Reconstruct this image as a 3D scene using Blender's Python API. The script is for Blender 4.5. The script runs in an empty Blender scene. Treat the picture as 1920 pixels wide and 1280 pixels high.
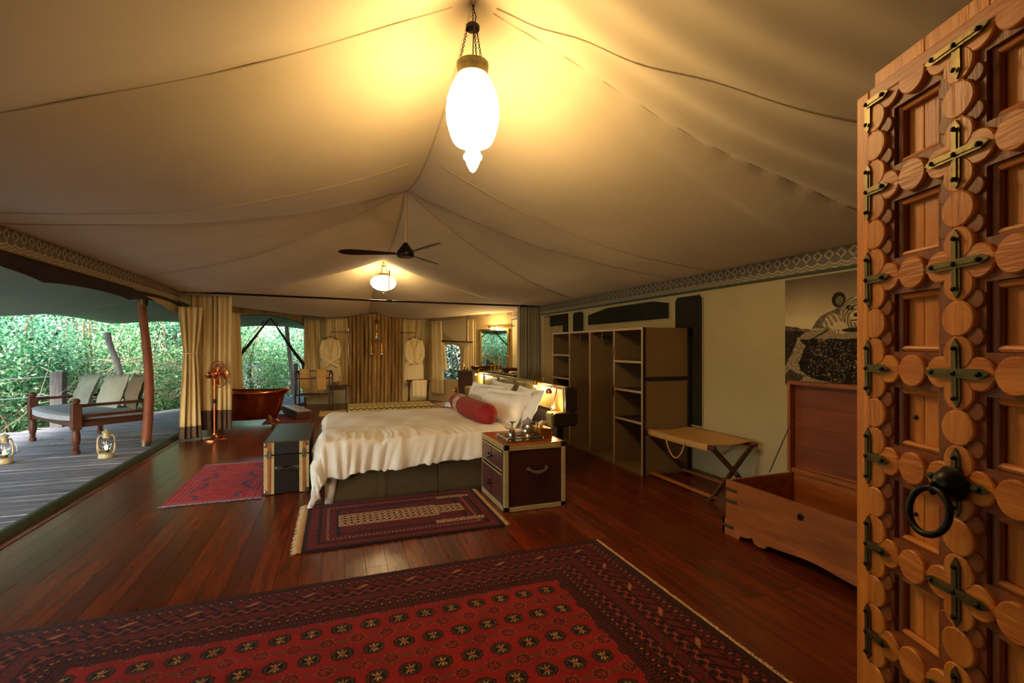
import bpy, math, random
import numpy as np
from mathutils import Matrix, Vector
from mathutils import noise as NZ
PI = math.pi
random.seed(7)
sc = bpy.context.scene
COL = sc.collection
TH = math.radians(20.1)          # the camera looks 20 degrees right of the tent's long axis (+Y)

# ---------------------------------------------------------------- camera
cd = bpy.data.cameras.new('camera'); cam = bpy.data.objects.new('camera', cd); COL.objects.link(cam)
cam.location = (0, 0, 1.5); cam.rotation_euler = (PI/2, 0, -TH)
cd.sensor_width = 36; cd.lens = 900/1920*36; cd.shift_y = 10/1920; cd.clip_start = .05; cd.clip_end = 300
sc.camera = cam
# ---------------------------------------------------------------- world, sun, exposure
w = bpy.data.worlds.new('world'); sc.world = w; w.use_nodes = True
nt = w.node_tree; bg = nt.nodes['Background']
sky = nt.nodes.new('ShaderNodeTexSky'); sky.sky_type = 'NISHITA'; sky.sun_disc = False
sky.sun_elevation = math.radians(38); sky.sun_rotation = math.radians(200); sky.dust_density = 2.5; sky.air_density = 1.2
nt.links.new(sky.outputs[0], bg.inputs[0]); bg.inputs[1].default_value = .82
sl = bpy.data.lights.new('sun', 'SUN'); so = bpy.data.objects.new('sun', sl); COL.objects.link(so)
sl.energy = 6.5; sl.angle = math.radians(12); sl.color = (1, .95, .86)
so.rotation_euler = Vector((.50, .42, -.80)).to_track_quat('-Z', 'Y').to_euler()
sc.view_settings.view_transform = 'Standard'; sc.view_settings.look = 'None'
sc.view_settings.exposure = 0.7; sc.view_settings.gamma = 1; sc.view_settings.use_curve_mapping = False
LAMP = 29.0; LAMPCOL = (1, .70, .32)

# ---------------------------------------------------------------- helpers
def lin(c):
    out = []
    for v in c:
        v = v/255
        out.append(v/12.92 if v <= .04045 else ((v+.055)/1.055)**2.4)
    return tuple(out)
def L4(c): return lin(c)+(1,)
WM = {}
class MB:
    def __init__(s): s.v = []; s.f = []
    def add(s, vs, fs, M=None):
        o = len(s.v)
        if M is not None: vs = [tuple(M @ Vector(p)) for p in vs]
        s.v += [tuple(p) for p in vs]; s.f += [tuple(i+o for i in f) for f in fs]
        return s
    def box(s, x0, x1, y0, y1, z0, z1, M=None):
        return s.add([(x0,y0,z0),(x1,y0,z0),(x1,y1,z0),(x0,y1,z0),(x0,y0,z1),(x1,y0,z1),(x1,y1,z1),(x0,y1,z1)],
                     [(0,3,2,1),(4,5,6,7),(0,1,5,4),(1,2,6,5),(2,3,7,6),(3,0,4,7)], M)
    def bar(s, a, b, wx, wz, up=(0,0,1)):
        a = Vector(a); b = Vector(b); d = (b-a); L = d.length; d.normalize()
        u = Vector(up); x = d.cross(u)
        if x.length < 1e-4: x = d.cross(Vector((1,0,0)))
        x.normalize(); z = x.cross(d)
        M = Matrix((x, d, z)).transposed().to_4x4(); M.translation = a
        return s.box(-wx/2, wx/2, 0, L, -wz/2, wz/2, M)
    def tube(s, pts, r, n=8, closed=False, M=None):
        P = [Vector(p) for p in pts]; m = len(P)
        if not hasattr(r, '__len__'): r = [r]*m
        t0 = (P[1]-P[0]).normalized()
        up = Vector((0,0,1)) if abs(t0.z) < .9 else Vector((1,0,0))
        x = t0.cross(up).normalized(); vs = []
        for i in range(m):
            t = (P[(i+1) % m]-P[i-1]) if closed else (P[min(i+1, m-1)]-P[max(i-1, 0)])
            t.normalize()
            x = (x - t*x.dot(t)).normalized(); y = t.cross(x)
            for k in range(n):
                a = 2*PI*k/n; vs.append(tuple(P[i]+(x*math.cos(a)+y*math.sin(a))*r[i]))
        fs = []
        for i in range(m if closed else m-1):
            j = (i+1) % m
            for k in range(n):
                fs.append((i*n+k, i*n+(k+1) % n, j*n+(k+1) % n, j*n+k))
        if not closed:
            fs.append(tuple(range(n))[::-1]); fs.append(tuple(range((m-1)*n, m*n)))
        return s.add(vs, fs, M)
    def lathe(s, prof, n=16, c=(0,0,0), M=None, sx=1, sy=1):
        vs = []; m = len(prof)
        for r, z in prof:
            for k in range(n):
                a = 2*PI*k/n; vs.append((c[0]+r*sx*math.cos(a), c[1]+r*sy*math.sin(a), c[2]+z))
        fs = [(i*n+k, i*n+(k+1) % n, (i+1)*n+(k+1) % n, (i+1)*n+k) for i in range(m-1) for k in range(n)]
        fs.append(tuple(range(n))[::-1]); fs.append(tuple(range((m-1)*n, m*n)))
        return s.add(vs, fs, M)
    def prism(s, poly, h0, h1, M=None):      # poly in local xy, extruded along z
        n = len(poly)
        vs = [(x,y,h0) for x,y in poly]+[(x,y,h1) for x,y in poly]
        fs = [tuple(range(n))[::-1], tuple(range(n,2*n))]+[(i,(i+1) % n,(i+1) % n+n,i+n) for i in range(n)]
        return s.add(vs, fs, M)
    def grid(s, fn, nu, nv, M=None, cu=False):
        vs = [fn(i/nu, j/nv) for j in range(nv+1) for i in range(nu if cu else nu+1)]
        W = nu if cu else nu+1; fs = []
        for j in range(nv):
            for i in range(nu):
                i2 = (i+1) % W if cu else i+1
                fs.append((j*W+i, j*W+i2, (j+1)*W+i2, (j+1)*W+i))
        return s.add(vs, fs, M)
    def ball(s, c, r, n=10, m=6, sz=1):
        return s.lathe([(max(r*math.sin(PI*i/m), r*.02), -r*sz*math.cos(PI*i/m)) for i in range(m+1)], n, c)
    def shift(s, p): s.v = [(a+p[0], b+p[1], c+p[2]) for a, b, c in s.v]; return s
    def build(s, name, m, parent=None, smooth=True, bevel=0, solid=0, sub=0, loc=None, world=True, kind=None):
        vs = s.v
        if parent is not None and world and parent.name in WM:
            I = WM[parent.name].inverted(); vs = [tuple(I @ Vector(p)) for p in vs]
        if loc is not None: vs = [(p[0]-loc[0], p[1]-loc[1], p[2]-loc[2]) for p in vs]
        me = bpy.data.meshes.new(name); me.from_pydata(vs, [], s.f); me.update()
        return place(me, name, m, parent, smooth, bevel, solid, sub, loc, kind)
def place(me, name, m=None, parent=None, smooth=True, bevel=0, solid=0, sub=0, loc=None, kind=None):
    o = bpy.data.objects.new(name, me); COL.objects.link(o)
    if m is not None and not me.materials: me.materials.append(m)
    if smooth:
        me.polygons.foreach_set('use_smooth', [True]*len(me.polygons))
        if hasattr(me, 'set_sharp_from_angle'): me.set_sharp_from_angle(angle=math.radians(38))
    if solid:
        q = o.modifiers.new('solid', 'SOLIDIFY'); q.thickness = solid; q.offset = 0
    if bevel:
        q = o.modifiers.new('bevel', 'BEVEL'); q.width = bevel; q.segments = 2; q.limit_method = 'ANGLE'
    if sub:
        q = o.modifiers.new('sub', 'SUBSURF'); q.levels = sub; q.render_levels = sub
    if parent is not None: o.parent = parent
    if loc is not None: o.location = loc
    if kind: o['kind'] = kind
    WM[o.name] = (WM.get(parent.name, Matrix.Identity(4)) if parent is not None else Matrix.Identity(4)) @ Matrix.Translation(loc or (0,0,0))
    return o
def thing(name, label, cat, loc=(0,0,0), rz=0, group=None):
    o = bpy.data.objects.new(name, None); COL.objects.link(o); o.empty_display_size = .1
    o.location = loc; o.rotation_euler = (0,0,rz); o['label'] = label; o['category'] = cat
    if group: o['group'] = group
    WM[o.name] = Matrix.Translation(loc) @ Matrix.Rotation(rz, 4, 'Z')
    return o
def tag(o, label, cat, group=None):
    o['label'] = label; o['category'] = cat
    if group: o['group'] = group
    return o
def setting(o): o['kind'] = 'structure'; return o
def dup(root, loc, rz, label=None, group=None):
    r = root.copy(); COL.objects.link(r); r.location = loc; r.rotation_euler = (0,0,rz)
    WM[r.name] = Matrix.Translation(loc) @ Matrix.Rotation(rz, 4, 'Z')
    if label: r['label'] = label
    if group: r['group'] = group
    for ch in list(root.children):
        c = ch.copy(); COL.objects.link(c); c.parent = r
        for g in list(ch.children):
            d = g.copy(); COL.objects.link(d); d.parent = c
    return r
def Rz(a): return Matrix.Rotation(a, 4, 'Z')
def TR(x, y, z): return Matrix.Translation((x, y, z))
def AX(o, x, z):           # frame with local x, local z given
    x = Vector(x).normalized(); z = Vector(z).normalized(); y = z.cross(x)
    M = Matrix((x, y, z)).transposed().to_4x4(); M.translation = Vector(o); return M

# ---------------------------------------------------------------- materials
def newmat(name):
    m = bpy.data.materials.new(name); m.use_nodes = True
    n = m.node_tree.nodes; return m, n, m.node_tree.links, n['Principled BSDF']
def mat(name, c, rough=.6, metal=0, c2=None, ns=6, st=(1,1,1), bump=0, bs=None, spec=.5, coat=0, sheen=0, emit=None, es=0, trans=0, sss=0, rnd=0, alpha=1):
    m, n, l, b = newmat(name)
    b.inputs['Roughness'].default_value = rough; b.inputs['Metallic'].default_value = metal
    b.inputs['Specular IOR Level'].default_value = spec; b.inputs['Coat Weight'].default_value = coat
    b.inputs['Sheen Weight'].default_value = sheen; b.inputs['Transmission Weight'].default_value = trans
    b.inputs['Alpha'].default_value = alpha
    b.inputs['Base Color'].default_value = L4(c)
    if emit: b.inputs['Emission Color'].default_value = tuple(emit)+(1,); b.inputs['Emission Strength'].default_value = es
    if c2 or bump or rnd:
        tc = n.new('ShaderNodeTexCoord'); mp = n.new('ShaderNodeMapping'); mp.inputs['Scale'].default_value = st
        l.new(tc.outputs['Object'], mp.inputs['Vector'])
        oi = n.new('ShaderNodeObjectInfo'); vm = n.new('ShaderNodeVectorMath'); vm.operation = 'MULTIPLY_ADD'
        vm.inputs[1].default_value = (7,13,5) if rnd else (0,0,0)
        l.new(oi.outputs['Random'], vm.inputs[0]); l.new(mp.outputs[0], vm.inputs[2])
        no = n.new('ShaderNodeTexNoise'); no.inputs['Scale'].default_value = ns; no.inputs['Detail'].default_value = 6; no.inputs['Roughness'].default_value = .6
        l.new(vm.outputs[0], no.inputs['Vector'])
        if c2:
            r = n.new('ShaderNodeValToRGB'); r.color_ramp.elements[0].position = .32; r.color_ramp.elements[1].position = .68
            r.color_ramp.elements[0].color = L4(c); r.color_ramp.elements[1].color = L4(c2)
            l.new(no.outputs['Fac'], r.inputs[0])
            src = r.outputs[0]
            if rnd:
                hs = n.new('ShaderNodeHueSaturation'); mr = n.new('ShaderNodeMapRange')
                mr.inputs['To Min'].default_value = 1-rnd; mr.inputs['To Max'].default_value = 1+rnd
                l.new(oi.outputs['Random'], mr.inputs[0]); l.new(mr.outputs[0], hs.inputs['Value']); l.new(src, hs.inputs['Color']); src = hs.outputs[0]
            l.new(src, b.inputs['Base Color'])
        if bump:
            n2 = n.new('ShaderNodeTexNoise'); n2.inputs['Scale'].default_value = bs or ns*4; n2.inputs['Detail'].default_value = 4
            l.new(vm.outputs[0], n2.inputs['Vector'])
            bp = n.new('ShaderNodeBump'); bp.inputs['Strength'].default_value = bump; bp.inputs['Distance'].default_value = .01
            l.new(n2.outputs['Fac'], bp.inputs['Height']); l.new(bp.outputs[0], b.inputs['Normal'])
    return m
def vmat(name, rough=.95, bump=0, sheen=.0):
    m, n, l, b = newmat(name)
    a = n.new('ShaderNodeAttribute'); a.attribute_name = 'Col'
    l.new(a.outputs['Color'], b.inputs['Base Color']); b.inputs['Roughness'].default_value = rough
    b.inputs['Sheen Weight'].default_value = sheen; b.inputs['Specular IOR Level'].default_value = .2
    if bump:
        tc = n.new('ShaderNodeTexCoord'); no = n.new('ShaderNodeTexNoise'); no.inputs['Scale'].default_value = 300
        l.new(tc.outputs['Object'], no.inputs['Vector'])
        bp = n.new('ShaderNodeBump'); bp.inputs['Strength'].default_value = bump; bp.inputs['Distance'].default_value = .004
        l.new(no.outputs['Fac'], bp.inputs['Height']); l.new(bp.outputs[0], b.inputs['Normal'])
    return m
GX = (1,14,14); GY = (14,1,14); GZ = (14,14,1)
M = {}
M['liner'] = mat('tent liner', (204,184,146), .9, c2=(212,193,156), ns=1.5, bump=.12, bs=9, sheen=.1)
M['seam'] = mat('liner seam', (190,168,130), .9)
M['canvas'] = mat('cream canvas wall', (186,168,124), .85, c2=(194,177,134), ns=2, bump=.08, bs=14)
M['canvasdark'] = mat('tan canvas', (166,140,92), .85, c2=(176,150,100), ns=3)
M['mesh'] = mat('dark roll-up panel', (40,37,28), .95, c2=(50,46,34), spec=.15, ns=3)
M['greentrim'] = mat('green canvas trim', (70,78,58), .8)
M['flap'] = mat('dark brown canvas', (34,20,14), .9, c2=(44,27,18), ns=5)
M['fly'] = mat('green fly sheet', (112,124,108), .9, c2=(122,133,116), ns=1.2, bump=.1, bs=6)
M['plank'] = mat('polished jarrah', (84,30,13), .27, c2=(122,49,21), ns=2.0, st=(11,1,1), bump=.03, bs=8, rnd=.34, spec=.45)
M['sub'] = mat('subfloor', (30,14,8), .9)
M['deckp'] = mat('weathered deck board', (92,94,106), .8, c2=(152,152,164), ns=3, st=(1,10,1), bump=.5, bs=6, rnd=.18)
M['deck_sub'] = mat('deck gap', (22,22,24), .9)
M['log'] = mat('log', (128,94,46), .75, c2=(180,140,76), ns=3, st=(6,6,.8), bump=.5, bs=8, rnd=.22)
M['curt'] = mat('cream curtain', (214,190,134), .9, c2=(222,198,146), ns=3, sheen=.1)
M['curtgrey'] = mat('grey beige curtain', (176,166,138), .9, c2=(184,174,146), ns=3)
M['hem'] = mat('brown hem band', (98,74,58), .9)
M['linen'] = mat('white bed linen', (240,236,230), .85, c2=(245,242,236), ns=4, bump=.08, bs=20, sheen=.1)
M['pillow'] = mat('white cotton', (244,244,246), .8, bump=.1, bs=8, c2=(248,248,250), ns=3)
M['khaki'] = mat('khaki valance', (74,60,34), .9, c2=(84,70,42), ns=5, bump=.1)
M['red'] = mat('red velvet', (138,16,20), .75, c2=(156,22,24), ns=8, sheen=.05)
M['lace'] = mat('lace band', (208,190,160), .9, c2=(150,60,50), ns=40)
M['leather'] = mat('brown leather', (56,27,19), .4, c2=(70,34,24), ns=12, bump=.15, bs=60)
M['purple'] = mat('drawer leather', (84,46,42), .4, c2=(98,56,50), ns=12, bump=.1, bs=60)
M['edge'] = mat('cream leather edge', (176,156,104), .5, c2=(190,170,120), ns=16)
M['topwood'] = mat('orange wood', (156,84,34), .25, c2=(182,104,44), ns=5, st=(1,10,10), coat=.3)
M['black'] = mat('black leather', (22,16,15), .35, c2=(30,22,20), ns=10, bump=.1, bs=60)
M['blacktop'] = mat('black lacquer', (28,26,28), .38, c2=(36,34,36), ns=3, st=(8,1,1))
M['steel'] = mat('worn steel', (170,160,140), .3, .9, c2=(120,105,84), ns=20)
M['brass'] = mat('brass', (202,150,66), .28, 1, c2=(176,124,50), ns=14)
M['brassd'] = mat('aged brass', (128,112,70), .42, .85, c2=(96,88,58), ns=24, bump=.1, bs=60)
M['iron'] = mat('black iron', (26,24,22), .38, .7, c2=(38,34,30), ns=20)
M['bronze'] = mat('dark bronze', (40,28,20), .35, .6)
M['copper'] = mat('copper', (232,150,104), .22, 1, c2=(214,126,80), ns=9)
M['tub'] = mat('patinated copper', (178,84,38), .22, .85, c2=(130,56,24), ns=5, bump=.03, bs=10)
M['silver'] = mat('silver', (196,190,180), .2, 1)
M['dwood'] = mat('dark turned wood', (66,34,20), .5, c2=(94,50,30), ns=4, st=(1,1,5), bump=.15, rnd=.1)
M['dwoodx'] = mat('dark wood', (60,30,16), .45, c2=(84,44,24), ns=4, st=(6,1,6), bump=.1)
M['chest'] = mat('pine chest', (138,72,28), .5, c2=(172,98,42), ns=2.5, st=(5,1,6), bump=.15, rnd=.12)
M['chestin'] = mat('chest inside', (112,50,22), .55, c2=(136,66,30), ns=2.5, st=(5,1,6), rnd=.1)
M['door'] = mat('carved teak', (186,104,32), .45, c2=(226,144,54), ns=2.4, st=(9,9,1.1), bump=.35, bs=9, rnd=.1)
M['doorh'] = mat('carved teak rail', (184,100,30), .45, c2=(224,140,52), ns=2.4, st=(1.1,9,9), bump=.35, bs=9, rnd=.1)
M['doord'] = mat('dark teak moulding', (120,60,22), .5, c2=(146,78,30), ns=3, st=(9,9,1.1), bump=.2)  # darker brown for the lower layer of the carving
M['ward'] = mat('wardrobe canvas', (124,96,60), .75, c2=(134,105,67), ns=2)
M['wedge'] = mat('wardrobe edging', (190,160,128), .5)
M['tan'] = mat('tan leather sling', (196,150,84), .5, c2=(206,160,92), ns=4, bump=.08)
M['towel'] = mat('sand towel', (206,160,92), .95, c2=(214,170,100), ns=30, bump=.4, bs=140)
M['robe'] = mat('cream towelling', (226,204,156), .95, c2=(232,212,166), ns=30, bump=.3, bs=120)
M['mat'] = mat('bath mat', (196,170,110), .95, bump=.4, bs=100, c2=(204,180,120))
M['cushion'] = mat('grey green cushion', (136,146,142), .9, c2=(158,168,162), ns=5, bump=.15, bs=60)
M['cushion2'] = mat('brown cushion', (116,104,88), .9, c2=(128,116,98), ns=5, bump=.15, bs=60)
M['cushionl'] = mat('grey cushion shaded lighter', (160,166,158), .9, c2=(178,184,174), ns=5, bump=.15, bs=60)  # lighter copy of the grey puts the middle cushion's shading into colour
M['seatpad'] = mat('grey blue pad', (150,158,172), .9, c2=(158,166,180), ns=6)
M['lantern'] = mat('cream enamel', (198,192,150), .4, c2=(170,150,100), ns=12)
M['flame'] = mat('flame', (255,180,80), .5, emit=(1,.55,.2), es=18)
M['glow'] = mat('lit opal glass', (255,240,210), .3, emit=LAMPCOL, es=LAMP)
M['glow2'] = mat('lit opal glass low', (255,240,210), .3, emit=(1,.72,.36), es=16)
M['bulb'] = mat('lit bulb', (255,240,210), .3, emit=(1,.66,.26), es=60)
M['glass'] = mat('clear glass', (255,255,255), .02, trans=1, spec=.5)
M['mirror'] = mat('mirror silver', (225,225,220), .02, 1)
M['hblea'] = mat('headboard hide', (128,112,60), .42, c2=(146,128,72), ns=6, bump=.15, bs=30)
M['hbend'] = mat('dark hide end', (34,22,14), .5)
M['stone'] = mat('dark stone counter', (58,54,48), .35, c2=(74,70,60), ns=12)
M['basin'] = mat('hammered copper basin', (110,76,44), .35, .6)
M['bag'] = mat('black cushion hide', (24,18,14), .5)
M['post'] = mat('red brown pole', (122,62,38), .6, c2=(146,80,52), ns=3, st=(5,5,1), bump=.4, bs=8)
M['greypost'] = mat('grey weathered timber', (92,90,92), .85, c2=(124,122,124), ns=4, st=(8,8,1), bump=.4)
M['palepost'] = mat('pale weathered pole', (150,148,158), .85, c2=(184,182,192), ns=4, st=(8,8,1), bump=.3)
M['wire'] = mat('galvanised wire', (190,200,206), .4, .6)
M['bark'] = mat('pale twig bark', (166,150,132), .9, c2=(196,182,160), ns=6)
M['barkd'] = mat('brown bark', (96,80,52), .9, c2=(120,104,70), ns=6)
M['ground'] = mat('leaf litter soil', (84,72,50), .95, c2=(106,110,64), ns=2, bump=.4, bs=12)
M['fringe'] = mat('cream fringe', (216,178,132), .95)
M['fringeb'] = mat('grey fringe', (150,150,160), .95)
M['fabric'] = vmat('woven frieze', .95)
M['pile'] = vmat('wool pile', .97, bump=.6, sheen=.06)
M['print'] = vmat('canvas print', .85)
M['redmat'] = mat('maroon mat', (96,20,22), .95, c2=(120,30,30), ns=30)
M['white'] = mat('tissue', (236,232,226), .9)
def leafmat(name, cols, hl=.5):
    m, n, l, b = newmat(name)
    geo = n.new('ShaderNodeNewGeometry'); r = n.new('ShaderNodeValToRGB')
    es = r.color_ramp.elements
    es[0].color = L4(cols[0]); es[1].color = L4(cols[-1])
    for i, c in enumerate(cols[1:-1]): e = es.new((i+1)/(len(cols)-1)); e.color = L4(c)
    l.new(geo.outputs['Random Per Island'], r.inputs[0]); l.new(r.outputs[0], b.inputs['Base Color'])
    b.inputs['Roughness'].default_value = .35; b.inputs['Specular IOR Level'].default_value = hl
    tr = n.new('ShaderNodeBsdfTranslucent'); mx = n.new('ShaderNodeMixShader'); mx.inputs[0].default_value = .35
    l.new(r.outputs[0], tr.inputs[0]); l.new(b.outputs[0], mx.inputs[1]); l.new(tr.outputs[0], mx.inputs[2])
    l.new(mx.outputs[0], n['Material Output'].inputs['Surface'])
    return m
M['leaf'] = leafmat('glossy green leaves', [(20,66,44),(44,118,76),(84,164,108),(140,208,156),(224,240,216)], .9)  # near-white stop puts the leaf highlights into the colour
M['leaf_shade'] = leafmat('green leaves darkened for shade', [(10,34,24),(22,62,42),(40,92,62),(74,124,92)], .5)  # shade on the shrubs past the side window, put into the leaf colour
M['leaf2'] = leafmat('yellow green leaves', [(38,98,58),(84,156,92),(144,200,130),(222,236,190)], .8)  # palest stop holds leaf highlights as colour too

def patch(name, xs, ys, pos, col, m, parent=None, kind=None):
    """coloured grid: xs, ys 1D arrays, pos(X,Y)->(x,y,z) arrays, col(X,Y)->(n,3) srgb 0..255"""
    X, Y = np.meshgrid(xs, ys); nx, ny = len(xs), len(ys)
    x, y, z = pos(X, Y)
    P = np.stack([x+0*X, y+0*X, z+0*X], -1).reshape(-1, 3).astype(np.float64)
    if parent is not None and parent.name in WM:
        I = np.array(WM[parent.name].inverted()); P = P @ I[:3,:3].T + I[:3,3]
    idx = np.arange(nx*ny).reshape(ny, nx)
    F = np.stack([idx[:-1,:-1], idx[:-1,1:], idx[1:,1:], idx[1:,:-1]], -1).reshape(-1, 4)
    me = bpy.data.meshes.new(name)
    me.vertices.add(len(P)); me.vertices.foreach_set('co', P.ravel())
    me.loops.add(F.size); me.loops.foreach_set('vertex_index', F.ravel().astype(np.int32))
    me.polygons.add(len(F)); me.polygons.foreach_set('loop_start', (np.arange(len(F))*4).astype(np.int32))
    me.update(calc_edges=True)
    c = np.asarray(col(X, Y), dtype=np.float64).reshape(-1, 3)/255
    c = np.where(c <= .04045, c/12.92, ((c+.055)/1.055)**2.4)
    a = me.color_attributes.new('Col', 'FLOAT_COLOR', 'POINT')
    a.data.foreach_set('color', np.concatenate([c, np.ones((len(c),1))], 1).ravel())
    return place(me, name, m, parent, smooth=True, kind=kind)
def hash2(i, j, s=0.):
    v = np.sin(i*127.1+j*311.7+s*74.7)*43758.5453
    return v-np.floor(v)
def vnoise(x, y, s=0.):
    i = np.floor(x); j = np.floor(y); fx = x-i; fy = y-j
    fx = fx*fx*(3-2*fx); fy = fy*fy*(3-2*fy)
    a = hash2(i,j,s); b = hash2(i+1,j,s); c = hash2(i,j+1,s); d = hash2(i+1,j+1,s)
    return (a*(1-fx)+b*fx)*(1-fy)+(c*(1-fx)+d*fx)*fy
def pick(base, *layers):
    out = np.array(base, float)*np.ones(layers[0][0].shape+(3,))
    for mask, c in layers:
        out = np.where(mask[..., None], np.array(c, float), out)
    return out
# ================================================================ SETTING
YF = -1.3                                  # wall behind the camera
FP = [(-2.4, YF), (-2.4, 11.0), (-.75, 13.6), (.30, 13.5), (1.0, 13.15), (1.7, 13.5), (2.45, 13.6), (4.03, 11.0), (4.03, YF)]
def XL(Y): return -2.4 if Y < 11 else -2.4+1.65*min((Y-11)/2.6, 1)
def XR(Y): return 4.03 if Y < 11 else 4.03-1.58*min((Y-11)/2.6, 1)
PK = [(-2.6, 3.5), (2.9, 3.68), (6.0, 3.44), (9.7, 3.22), (13.62, 2.38)]
def ridge(Y):
    for (a, za), (b, zb) in zip(PK, PK[1:]):
        if Y <= b:
            t = max(0, (Y-a)/(b-a)); dip = .26 if b < 13 else .10
            return za+(zb-za)*t-dip*4*t*(1-t)
    return PK[-1][1]
def ceil_z(X, Y):
    c = .8+.05*max(0, Y-11); side = 1 if X > c else 0
    W = (XR(Y)-c) if side else (c-XL(Y))
    u = min(abs(X-c)/max(W, .01), 1)
    e = 2.355 if side else 2.43
    e += (2.36-e)*min(max((Y-8.5)/2, 0), 1)
    r = ridge(Y)
    s = ([-2.6, 2.9-.62*u, 6-1.1*u, 6+1.6*u, 9.7, 13.62] if side else [-2.6, 2.9+.2*u, 6-1.35*u, 6+1.5*u, 9.7, 13.62])
    sag = 0
    for a, b in zip(s, s[1:]):
        if a <= Y <= b:
            t = (Y-a)/max(b-a, .01); sag = (4*t*(1-t))**.75*min(1, (b-a)/2)
    z = e+(r-e)*(1-u)**1.15-(.17 if side and Y < 2.9 else .13)*sag*math.sin(PI*min(u*1.02, 1))**.8-.05*math.sin(PI*u)
    # folds hanging from the lamp peak to the front right
    if side and Y < 2.9-.62*u+.02:
        q = (2.9-.62*u-Y)
        z += .030*math.exp(-q*1.1)*math.sin(q*17*(1.3-.6*u)+u*4+1.6*math.sin(u*5))*math.sin(PI*min(u*1.1,1))**.7
    z += .006*math.sin(X*5+Y*2.3)*math.sin(PI*u)
    return z
mb = MB(); NY, NX = 300, 120
mb.grid(lambda a, b: (lambda Y, X: (X, Y, ceil_z(X, Y)))(YF+(13.62-YF)*b, XL(YF+(13.62-YF)*b)+(XR(YF+(13.62-YF)*b)-XL(YF+(13.62-YF)*b))*a), NX, NY)
ceiling = setting(mb.build('ceiling', M['liner'], solid=.02))
def ceil_seam(pts, wd=.008):
    m = MB(); vs = []; fs = []
    for i, (x, y) in enumerate(pts):
        a = Vector(pts[max(i-1, 0)]); b = Vector(pts[min(i+1, len(pts)-1)]); d = (b-a).normalized(); nrm = Vector((-d.y, d.x))*wd/2
        for sgn in (-1, 1):
            X, Y = x+nrm.x*sgn, y+nrm.y*sgn; vs.append((X, Y, ceil_z(X, Y)-.017))
    for i in range(len(pts)-1): fs.append((2*i, 2*i+1, 2*i+3, 2*i+2))
    m.add(vs, fs); m.build('seam', M['seam'], ceiling, solid=.004)
for (y0, k, side) in ((2.9,-.62,1),(6,-1.1,1),(6,1.6,1),(9.7,0,1),(2.9,.2,0),(6,-1.35,0),(6,1.5,0),(9.7,0,0),(2.9,-2.3,1),(2.9,-2.6,0),(4.5,-.2,0),(4.5,-.3,1)):
    W = 3.2
    ceil_seam([(.8+(W if side else -W)*u, y0+k*u) for u in np.linspace(.04, .985, 40)])
ceil_seam([(.8, y) for y in np.linspace(-1.2, 13.3, 120)], .02)

# ---- floor: subfloor slab with each board on it
mb = MB(); mb.prism([(-2.45, YF-.05), (-2.45, 11.02), (-.78, 13.7), (.3, 13.65), (1.7, 13.65), (2.5, 13.7), (4.1, 11.02), (4.1, YF-.05)], -.12, -.022)
floor = setting(mb.build('floor', M['sub'], smooth=False))
pl = {}
def plank_mesh(L, wd, key, m, bev=.003):
    if (key, L) not in pl:
        b = MB(); e = .0035
        b.box(-wd/2+.0012, wd/2-.0012, .0012, L-.0012, -.022, -.0005)
        me = bpy.data.meshes.new('plank'); me.from_pydata(b.v, [], b.f); me.materials.append(m); pl[(key, L)] = me
    return pl[(key, L)]
wd = .14; i = 0; X = -2.33+wd/2
while X < 4.03:
    lo = .9 if X < 2.5 else .3
    Ymax = 11.0 if X < -2.2 or X > 3.9 else (11+(X+2.4)/1.65*2.6 if X < -.75 else (13.6 if X < 2.45 else 11+(4.03-X)/1.58*2.6))
    Y = lo-random.choice((0, .6, 1.1, 1.7))
    while Y < Ymax-.05:
        L = random.choice((2.4, 3.0, 3.6))
        if Y+L > Ymax: L = max(.3, round((Ymax-Y)*5)/5)
        o = bpy.data.objects.new('plank', plank_mesh(L, wd, 'in', M['plank'])); COL.objects.link(o); o.parent = floor
        o.location = (X, Y, random.uniform(-.0004, .0004)); Y += L
    X += wd
mb = MB(); mb.box(-2.40, -2.33, 1.2, 11.0, -.02, .006); setting(mb.build('trim_1', mat('sill board', (150,62,24), .35, c2=(120,44,18), ns=4, st=(8,1,8)), smooth=False, bevel=.003))
mb = MB(); mb.grid(lambda a, b: (-2.56+.17*b, 1.2+9.8*a, .002+.05*math.sin(PI*b)**.7+.004*math.sin(a*60)), 60, 8)
setting(mb.build('trim_2', M['greentrim'], solid=.01))

# ---- deck outside, board by board
mb = MB(); mb.prism([(-2.45, -3), (-2.45, 11.2), (-.9, 13.75), (2.6, 13.8), (4.2, 11), (6.5, 12.2), (4, 16.2), (-2.2, 16.0), (-3.3, 12.75), (-5.6, 10.85), (-7.2, 10.0), (-7.2, -3)], -.30, -.075)
deck = setting(mb.build('floor_deck', M['deck_sub'], smooth=False))
deck.name = 'deck'
WM['deck'] = Matrix.Identity(4)
Y = 3.0; dw = .17
def deck_xo(Y): return -7.1 if Y < 10.05 else -7.1+(Y-10.05)*2.0 if Y < 10.8 else -5.55+(Y-10.85)*1.24
while Y < 12.6:
    x0 = deck_xo(Y+dw/2); x1 = -2.55 if Y < 11 else -2.5+(Y-11)*.62
    cuts = [x0] + ([x0+(x1-x0)*random.uniform(.35, .65)] if x1-x0 > 2.5 else []) + [x1]
    for a, b in zip(cuts, cuts[1:]):
        h = random.uniform(-.006, .006); q = MB(); wv = random.uniform(.002, .006)
        q.box(0, b-a-.005, wv, dw-.012+wv*.3, -.06, h*.5)
        q.shift((a, Y, -.006)).build('plank', M['deckp'], deck, smooth=False, bevel=.006, loc=(a, Y, -.006))
    Y += dw
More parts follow.
